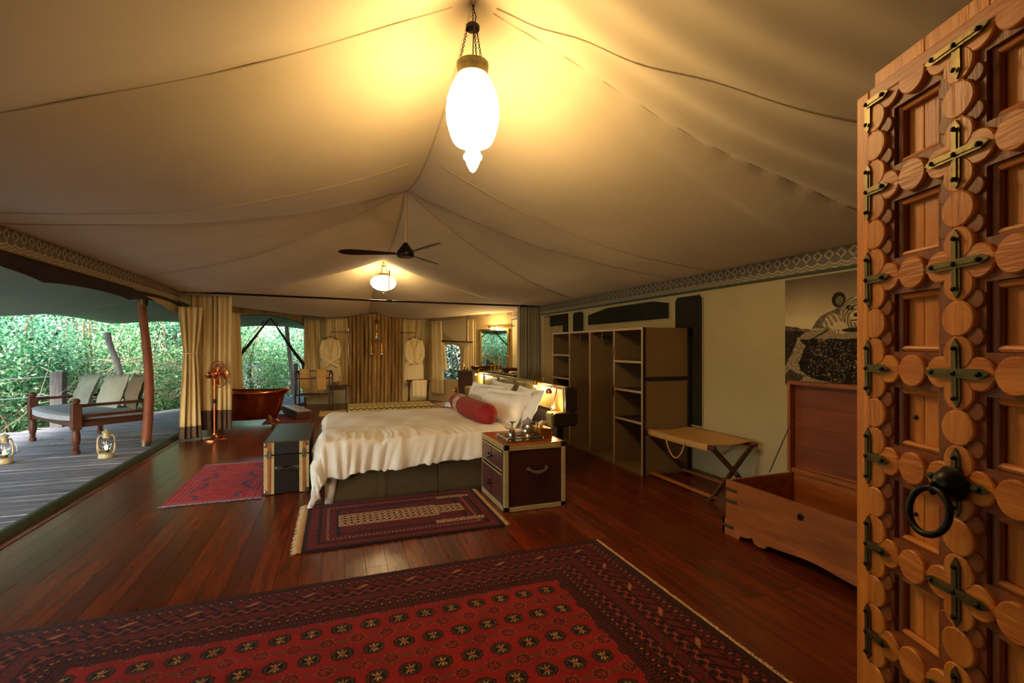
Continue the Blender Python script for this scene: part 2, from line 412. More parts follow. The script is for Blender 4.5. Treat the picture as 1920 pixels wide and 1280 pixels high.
for k in range(14):   # boards of the deck behind the bath end
    t = .55+k*.17; a = Vector((-2.4, 11.2)); d = Vector((1.65, 2.6)).normalized(); nn = Vector((-d.y, d.x))
    p = a+nn*(t-.5)+d*.3; q = MB()
    q.box(0, 4.4, 0, .158, -.06, 0, Rz(math.atan2(d.y, d.x)))
    q.shift((p.x, p.y, -.004)).build('plank', M['deckp'], deck, smooth=False, bevel=.006, loc=(p.x, p.y, -.004))
mb = MB(); mb.grid(lambda a, b: (-45+90*a, -25+80*b, -.75+.10*math.sin(a*40)*math.sin(b*33)), 60, 60)
g = setting(mb.build('ground', M['ground'])); 

# ---- right wall and its panels
mb = MB(); mb.box(4.03, 4.07, YF, 11.0, -.02, 2.36)
wall_right = setting(mb.build('wall_right', M['canvas'], smooth=False))
def frieze(name, p0, p1, z0, z1, inward, parent=None, res=.006):
    a = Vector(p0); b = Vector(p1); L = (b-a).length; d = (b-a).normalized(); n = Vector(inward)
    xs = np.arange(0, L+res, res); xs[-1] = L; h = z1-z0; ys = np.linspace(0, h, 34)
    def pos(X, Y):
        off = .012+.004*np.sin(X*9)
        return a.x+d.x*X+n.x*off, a.y+d.y*X+n.y*off, z0+Y+.0*X
    def col(X, Y):
        v = Y/h*.18; P = .105
        t = (X/P) % 1-.5; wob = .004*np.sin(X*13)
        dia = np.abs(t)/.40+np.abs(v-.118+wob*0)/.040
        ln = (dia > .82) & (dia < 1.08)
        dot = (np.abs(t)*P < .006) & (np.abs(v-.118) < .006)
        w1 = np.abs(v-(.062-.026*np.abs(np.cos(PI*(X/P))))+.0) < .0042
        w2 = np.abs(v-(.030-.022*np.abs(np.cos(PI*(X/P))))) < .0035
        w3 = np.abs(v-(.178+.0-.020*np.abs(np.cos(PI*X/P+PI/2)))) < .003
        lower = v < (.060-.026*np.abs(np.cos(PI*(X/P))))
        return pick((118,106,92), (lower, (138,124,106)), (ln | w1, (206,190,160)), (w2 | w3, (190,176,150)), (dot, (120,40,30)))
    o = patch('frieze', xs, ys, pos, col, M['fabric'], parent)
    return o
setting(frieze('frieze', (4.03, 11.0), (4.03, YF), 2.178, 2.365, (-1, 0), wall_right))
mb = MB(); mb.box(4.015, 4.03, YF, 11, 2.153, 2.179); mb.build('piping', M['greentrim'], wall_right, smooth=False)
def panel_poly(Y0, Y1, z0, z1, cut0, cut1, x=4.028, nm='window_1', par=None, arch=False):
    if arch: pts = [(Y0+.02, z0), (Y1-.02, z0), (Y1, z0+.03), (Y1, z1-cut1), (Y1-.05, z1), (Y0+.05, z1), (Y0, z1-cut0), (Y0, z0+.03)]
    else: pts = [(Y0, z0), (Y1, z0), (Y1, z1-cut1), (Y1-.6*(Y1-Y0)*.5, z1-.0), (Y0+.35, z1), (Y0, z1-cut0)]
    F = AX((x, 0, 0), (0, 1, 0), (-1, 0, 0))      # local x->Y ; local y = z cross x
    def conv(p): return (p[0], -p[1]) if (F @ Vector((0,1,0))).z < 0 else (p[0], p[1])
    q = MB(); q.prism([conv(p) for p in pts], 0, .008, F)
    o = setting(q.build(nm, M['mesh'], smooth=False))
    q = MB(); q.tube([(x-.008, a, b) for a, b in pts], .007, 6, closed=True); q.build('piping', M['canvas'], o)
    return o
panel_poly(5.10, 7.22, 1.86, 2.12, .05, .08, nm='window_1')
panel_poly(7.37, 7.78, 1.55, 2.12, .06, .06, nm='window_2', arch=True)
panel_poly(4.50, 4.99, .56, 2.12, .05, .05, nm='window_3', arch=True)
# tall dark screen window with a small curtain inside, beyond the wardrobe
q = MB(); q.box(4.0, 4.028, 7.98, 9.02, .5, 2.12); w4 = setting(q.build('window_4', M['mesh'], smooth=False, bevel=.01))
q = MB(); q.grid(lambda a, b: (3.985+.018*math.sin(a*50), 8.12+.72*a, .6+1.3*b), 80, 4); q.build('window_curtain', M['canvasdark'], w4)
q = MB(); q.box(3.985, 4.0, 8.72, 8.98, .5, 2.1); q.build('window_frame', M['canvasdark'], w4, smooth=False)

# ---- left side: frieze and rolled-up wall above the opening
q = MB(); q.box(-2.44, -2.41, YF, 11.0, 2.245, 2.46); wl = setting(q.build('wall_left', M['canvasdark'], smooth=False))
setting(frieze('frieze', (-2.41, YF), (-2.41, 11.0), 2.25, 2.44, (1, 0), wl))
q = MB()
def val(a, b):
    Y = YF+(10.9-YF)*a; s = abs(math.sin(PI*(Y+.2)/1.9))**.6
    zb = 2.085+.055*s-.02*math.sin(Y*1.3)
    if Y > 9: zb -= .12*(Y-9)/1.9
    z = zb+(2.29-zb)*b
    return (-2.47-.07*math.sin(PI*b), Y, z)
q.grid(val, 160, 8); q.grid(lambda a, b: (lambda p: (p[0]+.12*math.sin(PI*b), p[1], p[2]))(val(a, b)), 160, 8)
q.build('rolled_canvas', M['flap'], wl)
q = MB(); q.add([(-2.43, 7.2, 2.27), (-2.43, 9.2, 2.27), (-2.43, 9.2, 2.03)], [(0,1,2)]); q.build('corner_gusset', M['canvasdark'], wl, smooth=False, solid=.006)
q = MB(); q.box(-2.44, -2.40, YF, 1.4, -.02, 2.25); q.build('canvas_panel', M['canvas'], wl, smooth=False)
q = MB(); q.box(-2.44, 4.07, YF-.04, YF, -.02, 3.4); setting(q.build('wall_front', M['canvas'], smooth=False))
# outer fly roof: closed above the liner so daylight comes only from the sides, then out over the deck
ON = [(-2.5, YF-.2), (-2.5, 11.1), (-.85, 13.8), (.4, 13.9), (1.6, 13.9), (2.6, 13.8), (4.15, 11.1), (4.15, YF-.2)]
OUT = [(-6.15, YF-.2), (-6.0, 10.3), (-3.2, 15.4), (-.6, 16.6), (2.4, 16.6), (5.0, 15.6), (7.6, 12.4), (7.6, YF-.2)]
q = MB()
for k in range(len(ON)-1):
    a0, a1, b0, b1 = [Vector(p) for p in (ON[k], ON[k+1], OUT[k], OUT[k+1])]
    n = max(6, int((b1-b0).length*5))
    def fn(a, b):
        p = a0.lerp(a1, a).lerp(b0.lerp(b1, a), b)
        s = math.sin(PI*((a*(b1-b0).length/2.9) % 1)) if k in (0, 1, 5, 6) else math.sin(PI*a)
        zo = 1.93 if k == 0 else 2.0
        return (p.x, p.y, 2.56+(zo-2.56)*b-.10*math.sin(PI*b)+.13*s*b**3)
    q.grid(fn, n, 10)
q.build('fly_roof', M['fly'], solid=.01)
fly = bpy.data.objects['fly_roof']; fly['kind'] = 'structure'; WM['fly_roof'] = Matrix.Identity(4)
q = MB()
for k in range(len(ON)-1):
    a, b = ON[k], ON[k+1]
    q.add([(a[0], a[1], 2.56), (b[0], b[1], 2.56), (.8, min(max(b[1], 0), 10.5), 3.95), (.8, min(max(a[1], 0), 10.5), 3.95)], [(0,1,2,3)])
q.add([(-2.5, YF-.2, 2.56), (4.15, YF-.2, 2.56), (.8, 0, 3.95)], [(0,1,2)])
q.build('fly_top', M['fly'], fly, smooth=False, solid=.01)

# ---- rear walls
def wseg(nm, a, b, z0, z1, m='canvasdark', th=.03):
    a = Vector(a); b = Vector(b); q = MB(); d = (b-a); L = d.length
    q.box(0, L, 0, th, z0, z1, TR(a.x, a.y, 0) @ Rz(math.atan2(d.y, d.x)))
    return setting(q.build(nm, M[m], smooth=False))
def lerp2(a, b, t): return (a[0]+(b[0]-a[0])*t, a[1]+(b[1]-a[1])*t)
P0, P1, P2, P3, P4, P5, P6, P7 = (-2.4,11.0), (-.75,13.6), (.30,13.5), (1.0,13.15), (1.7,13.5), (2.45,13.6), (4.03,11.0), (4.03,9.2)
# diagonal left with arched opening
F = AX((P0[0], P0[1], 0), (P1[0]-P0[0], P1[1]-P0[1], 0), (P1[1]-P0[1], -(P1[0]-P0[0]), 0))
Ld = math.hypot(P1[0]-P0[0], P1[1]-P0[1]); sy = 1 if (F @ Vector((0,1,0))).z > 0 else -1
o0, o1 = .12*Ld, .985*Ld
top = [(o0+(o1-o0)*t, 2.02+.22*math.sin(PI*t)**.55) for t in np.linspace(0, 1, 24)]
poly = [(0, 0), (o0, 0)]+top+[(o1, 0), (Ld, 0), (Ld, 2.40), (0, 2.40)]
q = MB(); q.prism([(x, y*sy) for x, y in poly], -.015, .015, F); wbl = setting(q.build('wall_back_left', M['canvasdark'], smooth=False))
q = MB(); q.tube([tuple(F @ Vector((x, y*sy, .0))) for x, y in [(o0, .03)]+top+[(o1, .03)]], .016, 6); q.build('piping', M['greentrim'], wbl)
q = MB(); q.box(o0, o1, -.05, .05, 0, .06, TR(P0[0], P0[1], 0) @ Rz(math.atan2(P1[1]-P0[1], P1[0]-P0[0]))); q.build('threshold', M['greypost'], wbl, smooth=False)
def Fp(t, z, off=.04): return tuple(F @ Vector((t*Ld, z*sy, off)))
ap = Fp(.56, 2.16)
for nm_, end, low in (('l', .16, (.15, .9)), ('r', .95, (.955, .0))):
    pts = [ap]; rr = [.014]
    for t in np.linspace(.08, 1, 14):
        tt = .56+(end-.56)*t; z = 2.16-1.1*t**1.25-.10*math.sin(PI*t); pts.append(Fp(tt, z)); rr.append(.014+.03*t)
    if nm_ == 'r': pts += [Fp(.97, .82), Fp(.97, .5)]; rr += [.04, .03]
    q = MB(); q.tube(pts, rr, 8); q.build('rolled_net', M['flap'], wbl)
q = MB(); q.tube([Fp(.955, 1.08), Fp(1.0, 1.12)], .012, 6); q.build('tie_band', M['flap'], wbl)
for t0, t1 in ((.50,.24), (.50,.36), (.63,.88)):
    q = MB(); q.tube([Fp(t0, 2.1, .02), Fp((t0+t1)/2, 1.75, .02), Fp(t1, 1.25, .02)], .006, 5); q.build('net_fold', M['flap'], wbl)
frieze('frieze', P0, P1, 2.24, 2.38, (.84, -.53), wbl, .012)
wbk = wseg('wall_back', P1, P2, -.02, 2.40, 'canvas'); frieze('frieze', P1, P2, 2.26, 2.38, (0, -1), wbk, .012)
wb2 = wseg('wall_back_right', P4, P5, -.02, 2.40, 'canvas'); frieze('frieze', P4, P5, 2.26, 2.38, (0, -1), wb2, .012)
# log screen
lw = setting(MB().box(P2[0]+.02, P4[0]-.02, 13.56, 13.6, 0, 2.38).build('wall_logs', M['sub'], smooth=False))
def logs(a, b, n):
    for k in range(n):
        t = (k+.5)/n; x = a[0]+(b[0]-a[0])*t; y = a[1]+(b[1]-a[1])*t; r = random.uniform(.046, .056)
        q = MB(); bx, by = random.uniform(-.012, .012), random.uniform(-.01, .01)
        q.tube([(x+bx*math.sin(3*z), y+by*math.sin(2*z), z) for z in np.linspace(0, 2.37, 8)], [r*random.uniform(.93, 1.07) for _ in range(8)], 10)
        q.build('log', M['log'], lw, loc=(x, y, 0), world=False)
logs(P2, P3, 7); logs(P3, P4, 7)
# diagonal right with small arched window
d5 = Vector((P6[0]-P5[0], P6[1]-P5[1], 0)); L5 = d5.length; d5.normalize(); n5 = Vector((-d5.y, d5.x, 0))
if n5.dot(Vector((0,-1,0))) < 0 and n5.x > 0: n5 = -n5
n5 = Vector((d5.y, -d5.x, 0)) if Vector((d5.y, -d5.x)).dot(Vector((-1,-1))) > 0 else Vector((-d5.y, d5.x, 0))
G = AX((P5[0], P5[1], 0), d5, n5); sg = 1 if (G @ Vector((0,1,0))).z > 0 else -1
w0, w1 = .16*L5, .42*L5
poly = [(0,0),(L5,0),(L5,2.4),(0,2.4)]
q = MB()
q.prism([(x, y*sg) for x, y in [(0,0),(w0,0),(w0,2.4),(0,2.4)]], -.015, .015, G)
q.prism([(x, y*sg) for x, y in [(w1,0),(L5,0),(L5,2.4),(w1,2.4)]], -.015, .015, G)
q.prism([(x, y*sg) for x, y in [(w0,0),(w1,0),(w1,.62),(w0,.62)]], -.015, .015, G)
q.prism([(x, y*sg) for x, y in [(w0,1.45)]+[(w0+(w1-w0)*t, 1.45+.12*math.sin(PI*t)**.5) for t in np.linspace(.1,.9,9)]+[(w1,1.45),(w1,2.4),(w0,2.4)]], -.015, .015, G)
wbr = setting(q.build('wall_back_side', M['canvasdark'], smooth=False))
frieze('frieze', P5, P6, 2.24, 2.38, (n5.x, n5.y), wbr, .012)
def Gp(x, z, off=.03): return tuple(G @ Vector((x, z*sg, off)))
q = MB(); q.add([Gp(.05, 2.2, .02), Gp(1.5, 1.45, .035), Gp(1.5, 2.25, .02)], [(0,1,2)]); q.build('pinned_flap', M['canvas'], wbr, smooth=False, solid=.006)
# ---- divider rod
o = thing('curtain_rod', 'long dark curtain rod hung across the tent before the bath end', 'rod', (.8, 9.2, 2.36))
q = MB(); q.tube([(-2.35, 9.2, 2.40), (.8, 9.2, 2.355), (4.0, 9.2, 2.34)], .018, 8); q.build('rod', M['bronze'], o)
q = MB(); q.tube([(.93, 9.22, 2.36), (.93, 9.22, 2.93)], .012, 8); q.build('support_pole', M['wedge'], o)
q = MB(); q.box(.88, .98, 9.20, 9.24, 2.33, 2.38); q.build('bracket', M['steel'], o, smooth=False)
# ================================================================ RUGS
def slab(x0, x1, y0, y1, z, r):
    def pos(X, Y): return X, Y, z+.0006*np.sin(X*5)*np.sin(Y*4)
    return pos
RX0, RX1, RY0, RY1 = -1.72, 1.88, .35, 3.26
t = thing('persian_rug', 'large red hand-knotted rug with rows of octagon medallions in front of the camera', 'rug', (0, 1.8, 0))
def bigcol(X, Y):
    # jitter edges so the knots read
    jx = (vnoise(X*160, Y*160)-.5)*.004; jy = (vnoise(X*160, Y*160, 3.)-.5)*.004
    x = X+jx; y = Y+jy
    ex = np.minimum(x-RX0, RX1-x)/.56; ey = np.minimum(y-RY0, RY1-y)/.47
    side = ex < ey; p = np.where(side, ex, ey); a = np.where(side, y, x)
    red = (136, 28, 24); dk = (26, 11, 11); br = (92, 34, 24); tan = (160, 108, 62); rd2 = (100, 24, 20)
    def band(lo, hi): return (p >= lo) & (p < hi)
    def fr(lo, hi): return (p-lo)/(hi-lo)
    def lines(*ps): 
        m = np.zeros_like(p, bool)
        for q in ps: m |= np.abs(p-q) < .009
        return m
    c = pick(rd2, (p < .08, (60, 24, 18)))
    # band 1: small lattice
    k = band(.08, .22); u = (a/.05) % 1-.5; v = fr(.08, .22)-.5
    c = np.where((k & (np.abs(np.abs(u)+np.abs(v)-.42) < .1))[..., None], np.array(dk, float), c)
    c = np.where((k & (np.abs(u)+np.abs(v) < .14))[..., None], np.array(tan, float), c)
    # band 2: red with dark hooked motif and bright lozenge now and then
    k = band(.24, .36); u = (a/.085) % 1-.5; v = fr(.24, .36)-.5
    c = np.where((k & (np.abs(u-v*.7) < .12))[..., None], np.array(dk, float), c)
    k2 = band(.24, .36) & (np.abs(((a/.30) % 1-.5)*4.6+v*1.2) < .28) & (np.abs(v) < .34)
    c = np.where(k2[..., None], np.array((166, 104, 66), float), c)
    # band 3 scroll
    for lo, hi in ((.38, .50), (.66, .76)):
        k = band(lo, hi); v = fr(lo, hi)-.5; s = .28*np.sin(a*2*PI/.075)
        c = np.where((k & (np.abs(v-s) < .20))[..., None], np.array(dk, float), c)
        c = np.where((k & (np.abs(v+s) < .08))[..., None], np.array((150, 76, 50), float), c)
    # band 4 zigzag
    k = band(.52, .64); v = fr(.52, .64); z = np.abs(((a/.10) % 1)*2-1)
    c = np.where((k & (np.abs(v-z) < .16))[..., None], np.array(dk, float), c)
    c = np.where((k & (np.abs(v-z) < .05))[..., None], np.array((120, 70, 46), float), c)
    # band 5 small flowers
    k = band(.78, .88); u = (a/.045) % 1-.5; v = fr(.78, .88)-.5; r = np.hypot(u, v)
    c = np.where((k & (r < .42) & (r > .2))[..., None], np.array(dk, float), c)
    c = np.where((k & (r < .14))[..., None], np.array(tan, float), c)
    k = band(.89, .995); u = (a/.022) % 1-.5; v = fr(.89, .995)*3 % 1-.5
    c = np.where((k & (np.abs(u)+np.abs(v) > .45))[..., None], np.array((44, 22, 16), float), c)
    c = np.where((lines(.08, .23, .37, .51, .65, .77, .885, 1.0))[..., None], np.array(dk, float), c)
    # field
    f = p >= 1.0
    F = pick(red, (f, (146, 28, 25)))
    nz = vnoise(X*9, Y*9, 9.)[..., None]; F = F*(.9+.2*nz)
    dx = (x-1.207)/.1475; dy = (y-2.69)/.222
    ix = dx-np.round(dx); iy = dy-np.round(dy); ux = ix*.1475; uy = iy*.222
    o1 = np.maximum(np.maximum(np.abs(ux)/.052, np.abs(uy)/.047), (np.abs(ux)/.052+np.abs(uy)/.047)/1.45)
    F = np.where((o1 < 1)[..., None], np.array((34, 20, 14), float), F)
    inner = (o1 < .84)
    F = np.where((inner & (o1 > .72))[..., None], np.array((92, 62, 34), float), F)
    st = inner & (((np.abs(np.abs(ux)-np.abs(uy)*.9) < .0045) & (o1 < .62)) | ((np.abs(ux) < .004) & (np.abs(uy) < .03)))
    F = np.where(st[..., None], np.array((176, 146, 84), float), F)
    F = np.where(((o1 < .2))[..., None], np.array((150, 50, 34), float), F)
    jx2 = dx+.5; jy2 = dy+.5; ix = jx2-np.round(jx2); iy = jy2-np.round(jy2); ux = ix*.1475; uy = iy*.222
    r = np.hypot(ux, uy*1.05); th = np.arctan2(uy, ux)
    pet = (r < .030+.017*np.cos(8*th)) & (r > .010)
    F = np.where(pet[..., None], np.array((56, 20, 16), float), F)
    dots = (r < .042+.006*np.cos(8*th)) & (r > .034) & (np.cos(8*th) > .2)
    F = np.where(dots[..., None], np.array((120, 84, 48), float), F)
    F = np.where(((r > .012) & (r < .020) & (np.cos(8*th+.4) > .3))[..., None], np.array((170, 80, 50), float), F)
    # little leaf between flowers
    jx3 = dx; iy3 = dy+.5; ix = jx3-np.round(jx3); iy = iy3-np.round(iy3); ux = ix*.1475; uy = iy*.222
    lf = (np.abs(np.abs(ux)-.011) < .006) & (np.abs(uy) < .013) | (np.hypot(ux, uy) < .006)
    F = np.where(lf[..., None], np.array((96, 66, 38), float), F)
    c = np.where(f[..., None], F, c)
    g = .86+.28*vnoise(X*260, Y*260, 5.)[..., None]
    return c*g
xs = np.linspace(RX0, RX1, 720); ys = np.linspace(1.15, RY1, 430)
patch('pile', xs, ys, slab(0,0,0,0,.012,0), bigcol, M['pile'], t)
xs = np.linspace(RX0, RX1, 90); ys = np.linspace(RY0, 1.15, 40)
patch('pile', xs, ys, slab(0,0,0,0,.012,0), bigcol, M['pile'], t)
q = MB(); q.box(RX0, RX1, RY0, RY1, 0, .0108); q.build('backing', M['hem'], t, smooth=False)
def fringe(name, parent, a, b, out, L, m, n, seed=0, z=.006):
    rnd = random.Random(seed); q = MB(); a = Vector(a); b = Vector(b); o = Vector(out)
    d = (b-a).normalized()
    for k in range(n):
        p = a.lerp(b, (k+rnd.random())/n); l = L*rnd.uniform(.6, 1.1); s = rnd.uniform(-.5, .5)*L; wd_ = rnd.uniform(.0025, .005)
        e = p+o*l+d*s; mid = p+o*l*.5+d*s*.2
        q.add([(p.x-d.x*wd_, p.y-d.y*wd_, z), (p.x+d.x*wd_, p.y+d.y*wd_, z), (mid.x+d.x*wd_, mid.y+d.y*wd_, z+.006), (mid.x-d.x*wd_, mid.y-d.y*wd_, z+.006), (e.x, e.y, .003)],
              [(0,1,2,3), (3,2,4)])
    return q.build(name, m, parent, kind='stuff', solid=.0015)
fringe('fringe', t, (RX1, RY1), (RX1, RY0), (1, 0), .035, M['fringe'], 900, 1)
fringe('fringe', t, (RX0, RY0), (RX0, RY1), (-1, 0), .035, M['fringe'], 500, 2)

# bedside rug
BX0, BX1, BY0, BY1 = -.24, 1.33, 3.79, 4.90
t = thing('bedside_rug', 'dark maroon fringed rug with cream centre panel beside the bed', 'rug', (.5, 4.3, 0))
def bedcol(X, Y):
    x = X+(vnoise(X*150, Y*150)-.5)*.005; y = Y+(vnoise(X*150, Y*150, 3.)-.5)*.005
    e = np.minimum(np.minimum(x-BX0, BX1-x), np.minimum(y-BY0, BY1-y))
    side = np.minimum(x-BX0, BX1-x) < np.minimum(y-BY0, BY1-y); a = np.where(side, y, x)
    base = pick((94, 22, 26), (e < .03, (46, 14, 18)), ((e > .10) & (e < .125), (44, 14, 18)), ((e > .24) & (e < .27), (42, 14, 18)))
    c = base*(.75+.5*vnoise(X*70, Y*70)[..., None])
    st = (np.abs(e-.175) < .010) & (((a/.03) % 1) < .45); c = np.where(st[..., None], np.array((170, 130, 96.)), c)
    st = (e > .04) & (e < .09) & (((a/.022+e*30) % 1) < .4); c = np.where(st[..., None], np.array((120, 34, 34.)), c)
    def panel(x0, x1, y0, y1, c, lw=.012):
        ins = (x > x0) & (x < x1) & (y > y0) & (y < y1)
        ee = np.minimum(np.minimum(x-x0, x1-x), np.minimum(y-y0, y1-y))
        c = np.where(ins[..., None], np.array((64, 18, 20.)), c)
        c = np.where((ins & (ee < lw))[..., None], np.array((200, 168, 122.)), c)
        c = np.where((ins & (ee < lw*2.1) & (ee > lw*1.4))[..., None], np.array((190, 150, 104.)), c)
        u = ((x-x0)/.052) % 1-.5; v = ((y-y0)/.062) % 1-.5; core = ins & (ee > lw*2.3)
        c = np.where((core & (np.abs(np.abs(u)+np.abs(v)-.42) < .13))[..., None], np.array((212, 182, 134.)), c)
        c = np.where((core & (np.abs(u)+np.abs(v) < .14))[..., None], np.array((140, 30, 34.)), c)
        return c
    c = panel(.02, .86, 4.22, 4.50, c); c = panel(.85, 1.10, 4.27, 4.47, c, .009)
    c = panel(.80, 1.22, 4.02, 4.09, c, .006); c = panel(.92, 1.24, 4.66, 4.72, c, .006)
    return c
patch('pile', np.linspace(BX0, BX1, 340), np.linspace(BY0, BY1, 240), slab(0,0,0,0,.013,0), bedcol, M['pile'], t)
q = MB(); q.box(BX0, BX1, BY0, BY1, 0, .0115); q.build('backing', M['flap'], t, smooth=False)
fringe('fringe', t, (BX0, BY1), (BX0, BY0), (-1, 0), .075, M['fringe'], 650, 3)
fringe('fringe', t, (BX1, BY0), (BX1, BY1), (1, 0), .055, M['fringe'], 420, 4)
# red rug
CX0, CX1, CY0, CY1 = -1.55, -.70, 5.34, 7.0
t = thing('red_rug', 'small faded pinkish red rug with grey fringe left of the black trunk', 'rug', (-1.1, 6.1, 0))
def redcol(X, Y):
    x = X; y = Y; e = np.minimum(x-CX0, CX1-x); ey = np.minimum(y-CY0, CY1-y)
    n = vnoise(X*22, Y*22)*.6+vnoise(X*60, Y*60)*.4
    c = np.array((186, 40, 52.))+(n[..., None]-.5)*np.array((60, 50, 50.))
    bl = (n > .0) & (np.abs(e-.20-.05*np.sin(Y*14)) < .016+.02*vnoise(X*14, Y*14)) & (ey > .1) & (np.sin(Y*14+.8) > -.75)
    c = np.where(bl[..., None], np.array((104, 52, 84.)), c)
    cn = (np.abs(np.hypot((X+1.12)/.16, (Y-6.2)/.30)-1) < .12) & (vnoise(X*40, Y*40, 4.) > .45); c = np.where(cn[..., None], np.array((140, 66, 88.)), c)
    ln = (np.abs(e-.05) < .004) | (np.abs(e-.10) < .004) | (np.abs(e-.135) < .003) | (np.abs(ey-.03) < .005)
    c = np.where((ln & (e > .01))[..., None], np.array((222, 120, 128.)), c)
    st = (e < .14) & (((Y/.03+X*20) % 1) < .35); c = np.where(st[..., None], c*.82, c)
    return c
patch('pile', np.linspace(CX0, CX1, 170), np.linspace(CY0, CY1, 300), slab(0,0,0,0,.010,0), redcol, M['pile'], t)
q = MB(); q.box(CX0, CX1, CY0, CY1, 0, .0085); q.build('backing', M['flap'], t, smooth=False)
fringe('fringe', t, (CX0, CY0), (CX1, CY0), (0, -1), .035, M['fringeb'], 320, 5)
fringe('fringe', t, (CX1, CY1), (CX0, CY1), (0, 1), .035, M['fringeb'], 320, 6)

# ================================================================ BED
t = thing('bed', 'wide low bed with white duvet and khaki valance in the middle of the tent', 'bed', (1.0, 5.85, 0))
q = MB(); q.box(-.06, 2.20, 4.92, 6.78, .02, .30); q.build('base', M['khaki'], t, bevel=.02)
q = MB(); q.box(-.07, 2.16, 4.90, 6.80, .30, .545); q.build('mattress', M['linen'], t, bevel=.05)
def valance(ax, b0, b1, fixed, out):
    q = MB()
    def fn(a, b):
        s = b0+(b1-b0)*a; pl_ = .004*math.sin(s*11)+.010*math.exp(-((s-(b0+b1)/2)/.03)**2)
        off = fixed+out*(.012+pl_+.012*(1-b))
        return (s, off, .004+.31*b) if ax == 'x' else (off, s, .004+.31*b)
    q.grid(fn, 90, 6); return q
valance('x', -.10, .98, 4.895, -1).build('valance', M['khaki'], t, solid=.006)
valance('x', .985, 2.16, 4.895, -1).build('valance', M['khaki'], t, solid=.006)
valance('y', 4.88, 6.82, -.085, -1).build('valance', M['khaki'], t, solid=.006)
q = MB(); q.add([(-.105, 4.872, .01), (-.03, 4.868, .01), (.01, 4.868, .26), (-.10, 4.872, .26)], [(0,1,2,3)])
q.build('sheet_corner', M['linen'], t, solid=.01)
# sheet over the mattress near the head
# duvet
EX0, EY0, EY1 = -.09, 4.885, 6.815
def duvet(a, b, top=.605, a0=-.56, a1=1.72, b0=4.52, b1=7.12):
    A = a0+(a1-a0)*a; B = b0+(b1-b0)*b
    da = max(0, EX0-A); db = max(0, EY0-B); dc = max(0, B-EY1)
    # the near hem creeps up towards the head
    db *= 1-.25*min(max(A/1.7, 0), 1); 
    de = max(db, dc); p = 1.35
    drop = (da**p+de**p)**(1/p)
    X = max(A, EX0); Y = min(max(B, EY0), EY1)
    ins = min(X-EX0, Y-EY0, EY1-Y)
    rr = .075; k = drop
    if k < rr*1.5:
        th = k/rr; zz = top-rr*(1-math.cos(th)); oo = rr*math.sin(th)
    else: zz = top-rr*(1-math.cos(1.5))-(k-rr*1.5); oo = rr
    z = zz
    if drop > 0:
        s = math.hypot(da, de) or 1; dx, dy = -da/s, (-db if db > dc else dc)/s
        fold = min(drop/.25, 1)
        along = A if de > da else B
        irr = .35+.65*abs(math.sin(along*2.1+.7))
        wr_ = math.exp(-max(0, A-.1)*1.5) if da <= 0 else 1
        rip = (.080*NZ.noise((along*6.5, drop*1.6+B*.5, 1.3))+.062*NZ.noise((along*15+drop*5*math.sin(along*2), drop*1.5, 4.1)))*(.18+.82*wr_)
        fl = .05*fold+rip*fold
        if da > 0 and de > 0: fl += .05*fold*min(da, de)/.2
        X += dx*(oo*.35+fl); Y += dy*(oo*.35+fl)
    puff = .028*(1-math.exp(-ins*9))
    w1 = .006*math.sin(A*9+B*4)+.004*math.sin(A*17-B*8)
    # gathered wrinkles near the foot and near edge
    g = math.exp(-max(0, B-4.9)*4.2)*math.exp(-max(0, A-.1)*.9)
    g2 = math.exp(-max(0, B-4.93)*6.5)*math.exp(-max(0, A-.25)*1.3); w2 = -.075*g2*abs(NZ.noise((A*12+1.2*NZ.noise((A*3, B*3, 2.)), B*2.0, .5)))+.018*NZ.noise((A*1.6, B*2.2, 9.))+.008*NZ.noise((A*4, B*4, 3.))
    return (X, Y, max(z+puff+w1+w2, .035))
q = MB(); q.grid(duvet, 230, 230); dv = q.build('duvet', M['linen'], t, solid=.022)
# turned sheet at the head
q = MB(); q.grid(lambda a, b: (1.42+.72*a, EY0+.01+(EY1-EY0-.02)*b, .56+.012*math.sin(b*9+a*3)+.006*math.sin(a*30)), 40, 60); q.build('sheet', M['linen'], t, solid=.02)

def pillow(name, label, c, w_, h_, th_, rx, ry, rz, m, cat='pillow', group=None, flange=.05, parent=None, wr=.012, seed=0):
    q = MB(); N = 30; W = w_/2; H = h_/2
    def f(a, b, s):
        u = 2*a-1; v = 2*b-1
        iu = min(abs(u)*W/(W-flange), 1); iv = min(abs(v)*H/(H-flange), 1)
        z = th_/2*((1-iu**2.4)*(1-iv**2.4))**.55
        z = s*(z+.004)
        x = u*W*(1-.05*(1-abs(v))**2*abs(u)); y = v*H*(1-.06*(1-abs(u)**2)*abs(v))
        z += wr*math.sin(u*7+v*5+seed)*math.sin(v*6-u*3+seed)*(1-abs(u*v))
        z += .4*wr*math.sin(u*19+v*6*math.sin(seed)+seed)*(1-iu)*(1)
        z += .02*abs(u*v)**3*math.sin(seed*3+u)
        return (x, y, z)
    q.grid(lambda a, b: f(a, b, 1), N, N); q.grid(lambda a, b: f(1-a, b, -1), N, N)
    R = TR(*c) @ Rz(rz) @ Matrix.Rotation(ry, 4, 'Y') @ Matrix.Rotation(rx, 4, 'X')
    q.v = [tuple(R @ Vector(p)) for p in q.v]
    o = q.build(name, m, parent)
    if label: tag(o, label, cat, group)
    return o
